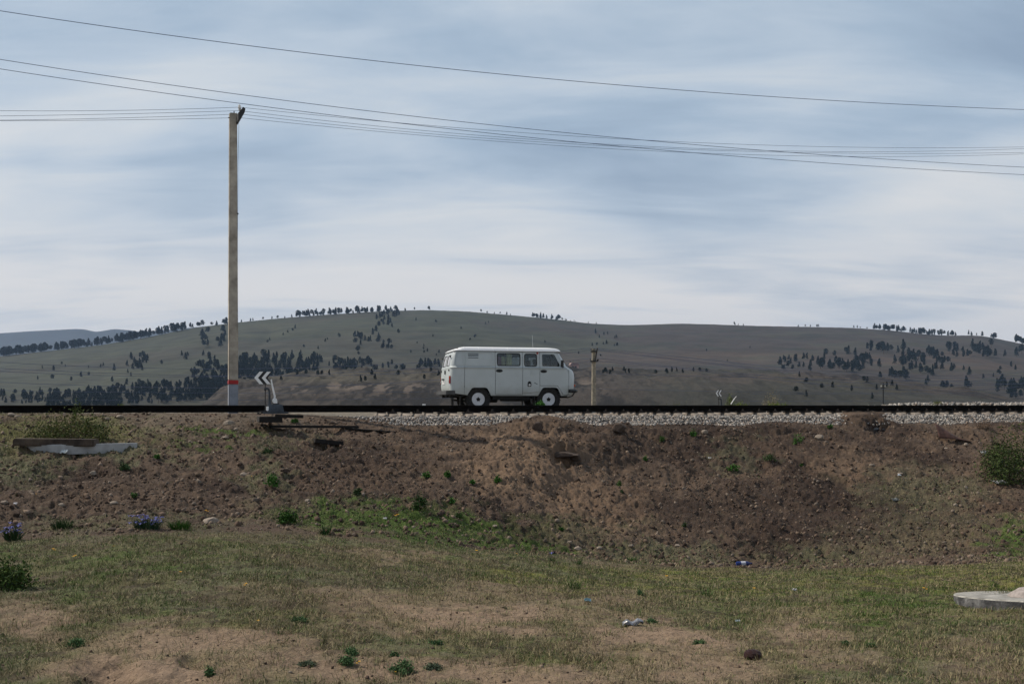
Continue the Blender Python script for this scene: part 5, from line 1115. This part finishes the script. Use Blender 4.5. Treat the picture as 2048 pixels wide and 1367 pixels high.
def tuft(px, py, wpx, hpx, nb, col, label, seed, flowers=None, group=None, name='grass_tuft', cat='grass tuft', fcol=(.17, .17, .55), wd=1.0):
    rs = np.random.default_rng(seed); p = drop(px, py); s = p.y/F; W = wpx*s/2; H_ = hpx*s; e = empty(name, p, 0, label=label, cat=cat, group=group)
    V = []; Fc = []; cv_ = []
    for i in range(nb):
        r = math.sqrt(rs.random())*.62; a = rs.random()*2*pi; bx_, by_ = W*r*math.cos(a), W*.6*r*math.sin(a); ln_ = .08+r*1.3*rs.random(); h = H_*(.45+.6*rs.random())*(1.05-.45*r); a2 = a+rs.normal()*.5
        dx_, dy_ = math.cos(a2)*math.sin(ln_), math.sin(a2)*math.sin(ln_); wv = (.0022+.0016*rs.random())*wd*(p.y/12); b2 = rs.random()*pi; wx, wy_ = wv*math.cos(b2), wv*math.sin(b2); o = len(V)
        for f, kx in ((0, 1), (.5, .9), (1, .05)):
            cx_, cy_, cz_ = bx_+dx_*h*f*(.6+.6*f), by_+dy_*h*f*(.6+.6*f), h*f*(1-.12*f); V += [(cx_-wx*kx, cy_-wy_*kx, cz_-.01), (cx_+wx*kx, cy_+wy_*kx, cz_-.01)]
        Fc += [(o, o+1, o+3, o+2), (o+2, o+3, o+5, o+4)]; cv_ += [np.array(col)*(.6+.8*rs.random())]*6
    link('leaves', np_mesh('leaves', np.array(V), np.array(Fc), False, np.array(cv_)), m_leafs, e)
    if flowers:
        pm_ = bpy.data.materials.get('iris_petal') or material('iris_petal', (.13, .15, .46), .7, var=.3, vscale=30)
        for i in range(flowers):
            x, y, z = W*rs.uniform(-.8, .8), W*.5*rs.uniform(-1, .4), H_*rs.uniform(.3, .85)
            fl = []
            for k in range(6):
                a = k*pi/3+rs.random(); r_ = .026*(p.y/14); up = .008 if k % 2 else -.010
                fl.append([(x, y, z), (x+r_*math.cos(a-.45), y+r_*math.sin(a-.45), z+up*.4+.006), (x+r_*1.5*math.cos(a), y+r_*1.5*math.sin(a), z+up), (x+r_*math.cos(a+.45), y+r_*math.sin(a+.45), z+up*.4+.006)])
            V_ = np.array([q for f in fl for q in f]); link('flower', np_mesh('flower', V_, np.arange(len(V_)).reshape(-1, 4)), pm_, e)
    return e
G1 = (.030, .075, .012); G2 = (.045, .085, .022); G3 = (.022, .05, .014)
leafy('bush', 148, 886, 165, 62, 3400, .018, (.075, .10, .025), 'wide straggly green bush behind the slabs on the left', 21, stems=40, depth=.7, cols2=(.11, .10, .04), twig=(.12, .09, .06))
leafy('bush', 186, 882, 66, 46, 1500, .017, (.025, .058, .012), 'darker leafy green shrub at the right end of the left bush', 22, stems=12)
leafy('bush', 154, 852, 36, 56, 420, .014, (.06, .085, .02), 'thin upright leafy shoot rising over the rail from the left bush', 23, stems=6, shape='cone')
leafy('bush', 95, 878, 90, 32, 1400, .014, (.085, .08, .035), 'low brownish twiggy shrub at the left end of the left bush', 24, stems=20, cols2=(.06, .075, .025))
leafy('bush', 2022, 965, 112, 108, 4200, .020, (.042, .068, .018), 'large dark green bush at the right edge of the bank', 25, stems=34, depth=.9, cols2=(.055, .08, .022))
leafy('bush', 1985, 935, 60, 60, 1300, .018, (.06, .08, .026), 'lighter green side shrub left of the large right bush', 26, stems=14)
leafy('tumbleweed', 1968, 857, 30, 20, 900, .010, (.17, .12, .085), 'round brown tumbleweed on the right bank edge', 27, cat='tumbleweed', stems=30, depth=1.0)
leafy('bush', 22, 1178, 100, 58, 1900, .012, (.035, .07, .016), 'dark green leafy bush at the left edge of the lawn', 28, stems=24, cols2=(.07, .11, .025))
leafy('weed', 575, 1046, 46, 28, 1100, .011, (.03, .085, .012), 'bright green rounded leafy plant at the left tip of the green wedge', 29, cat='plant', stems=10)
leafy('weed', 838, 1022, 34, 34, 700, .012, (.025, .065, .012), 'dark green leafy plant at the top right of the green wedge', 30, cat='plant', stems=8)
WE = [(895, 955, 13, 13, 'bright green weed on the bank right of centre below the van'), (944, 969, 13, 12, 'bright green weed right of the one below the van rear'), (994, 965, 16, 18, 'largest of the three bright green weeds on the bank under the van'), (903, 1007, 16, 13, 'dark green weed between the wedge and the bright weeds'), (918, 1036, 18, 15, 'green weed at the bank foot right of the dark leafy plant'),
 (716, 988, 18, 10, 'pale green weed above the green wedge'), (852, 955, 20, 10, 'grey green weed left of the bright green weeds'), (1238, 972, 12, 11, 'green weed alone in the middle of the bank'), (1243, 986, 10, 8, 'tiny weed just below the lone mid bank weed'), (1290, 921, 10, 8, 'small green weed below the earth clod'), (1325, 884, 14, 12, 'green weed near the crest right of the clod'),
 (1388, 873, 18, 13, 'bright green weed on the crest right of centre'), (1596, 888, 26, 24, 'bright yellow green weed on the right bank crest'), (1603, 932, 7, 6, 'tiny weed below the yellow green weed'), (1538, 922, 36, 16, 'sprawling grey green weed on the bank right of centre'), (1467, 944, 34, 12, 'low sprawling weed on the middle right bank'), (1660, 858, 16, 8, 'dull green weed on the right crest'),
 (1370, 1055, 12, 10, 'green weed low on the middle bank'), (1122, 1062, 16, 8, 'small green weed low on the sandy part of the bank'), (268, 996, 10, 8, 'green weed in the middle of the left bank'), (250, 942, 26, 12, 'dark green weed right of the left slab'), (312, 918, 14, 9, 'dark weed on the slope right of the slab'), (590, 846, 14, 10, 'tiny bright weed right of the switch stand'), (536, 905, 24, 12, 'green weed patch under the switch stand'), (545, 975, 30, 26, 'tall green weed patch on the left bank')]
for i, (a, b, w_, h_, lab) in enumerate(WE): leafy('weed', a, b, w_, h_, 160+int(w_*6), .011*(1 if b > 1000 else 1.4), [(.045, .13, .02), (.06, .12, .03), (.05, .085, .03)][i % 3 if 'bright' not in lab else 0], lab, 60+i, cat='plant', stems=4)
for i, (a, b, w_, h_, lab) in enumerate([(700, 1307, 34, 14, 'feathery green plant above the flowering one in the foreground'), (693, 1330, 44, 18, 'feathery green plant with yellow flowers in the left foreground sand'), (808, 1345, 58, 24, 'largest feathery green plant in the foreground sand'), (866, 1338, 34, 14, 'feathery grey green plant right of the largest one'), (788, 1312, 16, 10, 'small feathery green plant between the larger ones'), (614, 1328, 40, 10, 'flat grey green plant at the left of the feathery plants'), (418, 1352, 20, 22, 'small fresh green plant in the bottom left sand'), (1305, 1245, 24, 12, 'light green plant right of the crushed bottle'), (1690, 1290, 20, 10, 'small bright green plant on the right lawn'), (1740, 1292, 22, 10, 'green plant right of the small bright one on the right lawn'), (1400, 1288, 24, 10, 'small dark green plant on the sand left of the ball'), (870, 1288, 26, 12, 'green plant above the feathery foreground plants'), (600, 1243, 34, 9, 'bright green flat plant on the left middle lawn'), (1280, 1190, 16, 10, 'dark green plant on the middle lawn'), (150, 1293, 40, 16, 'loose green plant on the lower left lawn')]):
    leafy('ground_plant', a, b, w_, h_, 420+int(w_*14), .005, (.075, .14, .055) if 'grey' not in lab else (.10, .13, .08), lab, 90+i, cat='plant', stems=5, depth=.8)
tuft(294, 1056, 78, 32, 300, (.03, .07, .03), 'clump of blue irises in flower on the lawn edge', 31, flowers=30, name='iris_clump', cat='flowers')
tuft(360, 1058, 58, 28, 260, (.035, .095, .012), 'bright green leafy iris clump without flowers, right of the blue one', 32, name='iris_clump', cat='plant')
tuft(25, 1080, 48, 42, 230, (.03, .065, .02), 'blue flowering iris clump at the far left edge of the lawn', 33, flowers=22, name='iris_clump', cat='flowers')
tuft(125, 1057, 60, 34, 230, (.025, .06, .015), 'dark green grass clump between the two flowering iris clumps', 34)
tuft(652, 1068, 38, 30, 60, (.025, .065, .015), 'spiky dark green tuft in front of the green wedge', 35, wd=1.5)
for a, b, w_, h_, nb, lab in [(1105, 1121, 20, 20, 34, 'small spiky tuft with one blue flower left of the centre lawn edge'), (1157, 1128, 22, 22, 34, 'thin spiky tuft right of the tuft with a blue flower'), (1262, 1122, 40, 12, 110, 'wide low bright green tuft on the lawn edge'), (1148, 1178, 44, 34, 70, 'tall bright green tuft in the middle of the lawn'), (1413, 1190, 26, 28, 30, 'thin dark tuft on the right part of the lawn'), (1330, 1127, 36, 8, 60, 'low green tuft strip right of the wide bright tuft'), (560, 1268, 22, 16, 30, 'sparse dark tuft on the left foreground lawn'), (650, 1285, 24, 20, 26, 'sparse dry tuft in the middle foreground')]:
    tuft(a, b, w_, h_, nb, (.035, .09, .018) if 'dry' not in lab else (.09, .085, .04), lab, int(a), flowers=1 if 'with one' in lab else None)
# yellow flowers
for i, (a, b, lab) in enumerate([(109, 1103, 'yellow flower pair on the left lawn above the dark bush'), (147, 1116, 'single yellow flower right of the pair on the left lawn'), (361, 1148, 'single yellow flower on the lawn left of centre'), (489, 1174, 'yellow flower pair on the lawn below the spiky tuft'), (791, 1035, 'yellow flowers in the green wedge'), (824, 1024, 'small yellow flower at the upper edge of the green wedge'), (953, 1102, 'yellow flower on the lawn edge right of the wedge'), (516, 1246, 'yellow flower on the lower left lawn'), (1333, 1155, 'yellow flower on the lawn right of centre'), (1508, 1180, 'yellow flower on the lawn below the blue bottle'), (1852, 1181, 'yellow flowers left of the round well lid'), (714, 1332, 'yellow flowers in the feathery foreground plant'), (791, 1352, 'tiny yellow flower on the largest feathery plant'), (415, 1025, 'yellow flowers on the bank foot right of the irises'), (72, 995, 'tiny yellow flower on the far left bank'), (503, 955, 'small yellow flower on the left bank below the pole'), (1033, 1109, 'tiny yellow flower at the lawn edge in the centre'), (227, 1095, 'small yellow flower on the lawn under the irises')]):
    p = drop(a, b); s = p.y/F; e = empty('yellow_flower', p, random.random()*6, label=lab, cat='flower'); m = MB(); st = MB()
    for k in range(2 if 'pair' in lab or 'flowers' in lab else 1):
        r = (3.0 if 'tiny' not in lab and 'small' not in lab else 1.8)*s; o_ = Vector((k*4*s, k*2*s, .02+k*.012)); st.tube([(o_.x*.6, o_.y, -.01), o_], .0015, 4)
        for q in range(7): an = q*2*pi/7; m.add([o_, o_+Vector((r*.8*math.cos(an-.4), r*.8*math.sin(an-.4), r*.35)), o_+Vector((r*1.2*math.cos(an), r*1.2*math.sin(an), r*.5)), o_+Vector((r*.8*math.cos(an+.4), r*.8*math.sin(an+.4), r*.35))], [(0, 1, 2, 3)])
    m.build('petals', bpy.data.materials.get('yellow_petal') or material('yellow_petal', (.80, .42, .02), .7, var=.1), e); st.build('stalk', bpy.data.materials.get('green_stalk') or material('green_stalk', (.05, .09, .02), .8), e)
# bushes and weeds behind the track
leafy('weed', 1082, 0, 25, 16, 500, .02, (.035, .12, .015), 'bright green weed between the rails in front of the van front wheel', 130, cat='plant', stems=6, at=Vector(((1082-1024)/F*28.6, 28.6, -.09)))
leafy('bush', 1462, 0, 40, 34, 700, .02, (.10, .13, .03), 'yellow green young shrub beside the far switch stand', 131, stems=10, at=Vector(((1460-1024)/F*46, 46, -.30)), shape='cone')
leafy('bush', 1540, 0, 42, 46, 900, .018, (.24, .21, .13), 'pale twiggy budding shrub right of the far switch stand', 132, stems=26, at=Vector(((1540-1024)/F*48, 48, -.4)), twig=(.25, .2, .15))
leafy('bush', 1552, 0, 54, 16, 700, .02, (.12, .17, .02), 'low fresh green growth in front of the pale budding shrub', 133, stems=6, at=Vector(((1552-1024)/F*44, 44, -.16)))
leafy('bush', 1345, 0, 62, 14, 260, .016, (.10, .12, .03), 'low green growth above the rail left of the far switch stand', 134, stems=6, at=Vector(((1352-1024)/F*44, 44, -.16)))
leafy('bush', 1490, 0, 40, 14, 420, .018, (.11, .15, .02), 'low bright green growth just right of the far white lever', 135, stems=6, at=Vector(((1484-1024)/F*44, 44, -.14)))
leafy('bush', 241, 0, 20, 16, 300, .02, (.13, .16, .03), 'small yellow green bush top showing above the rail on the left', 136, stems=4, at=Vector(((241-1024)/F*36, 36, -.18)))
leafy('bush', 1888, 0, 22, 8, 160, .016, (.10, .12, .03), 'tiny green growth on the gravel bank at the right', 137, stems=3, at=Vector(((1888-1024)/F*36, 36.5, .02)))

# ------------------------------------------------------------------ air
hb = MB().box((0, 4480, 340), (21000, 9040, 708)); me = hb.mesh('haze'); m_h = bpy.data.materials.new('haze_air'); m_h.use_nodes = True; t = NT(m_h.node_tree); t.n.remove(t.n['Principled BSDF'])
pv = t.new('ShaderNodeVolumePrincipled'); pv.inputs['Color'].default_value = (.45, .66, 1.0, 1); pv.inputs['Density'].default_value = 6.5e-5; pv.inputs['Anisotropy'].default_value = .1
t.l.new(pv.outputs[0], t.n['Material Output'].inputs['Volume'])
link('haze', me, m_h, kind='stuff', label='thin blue haze over the valley')
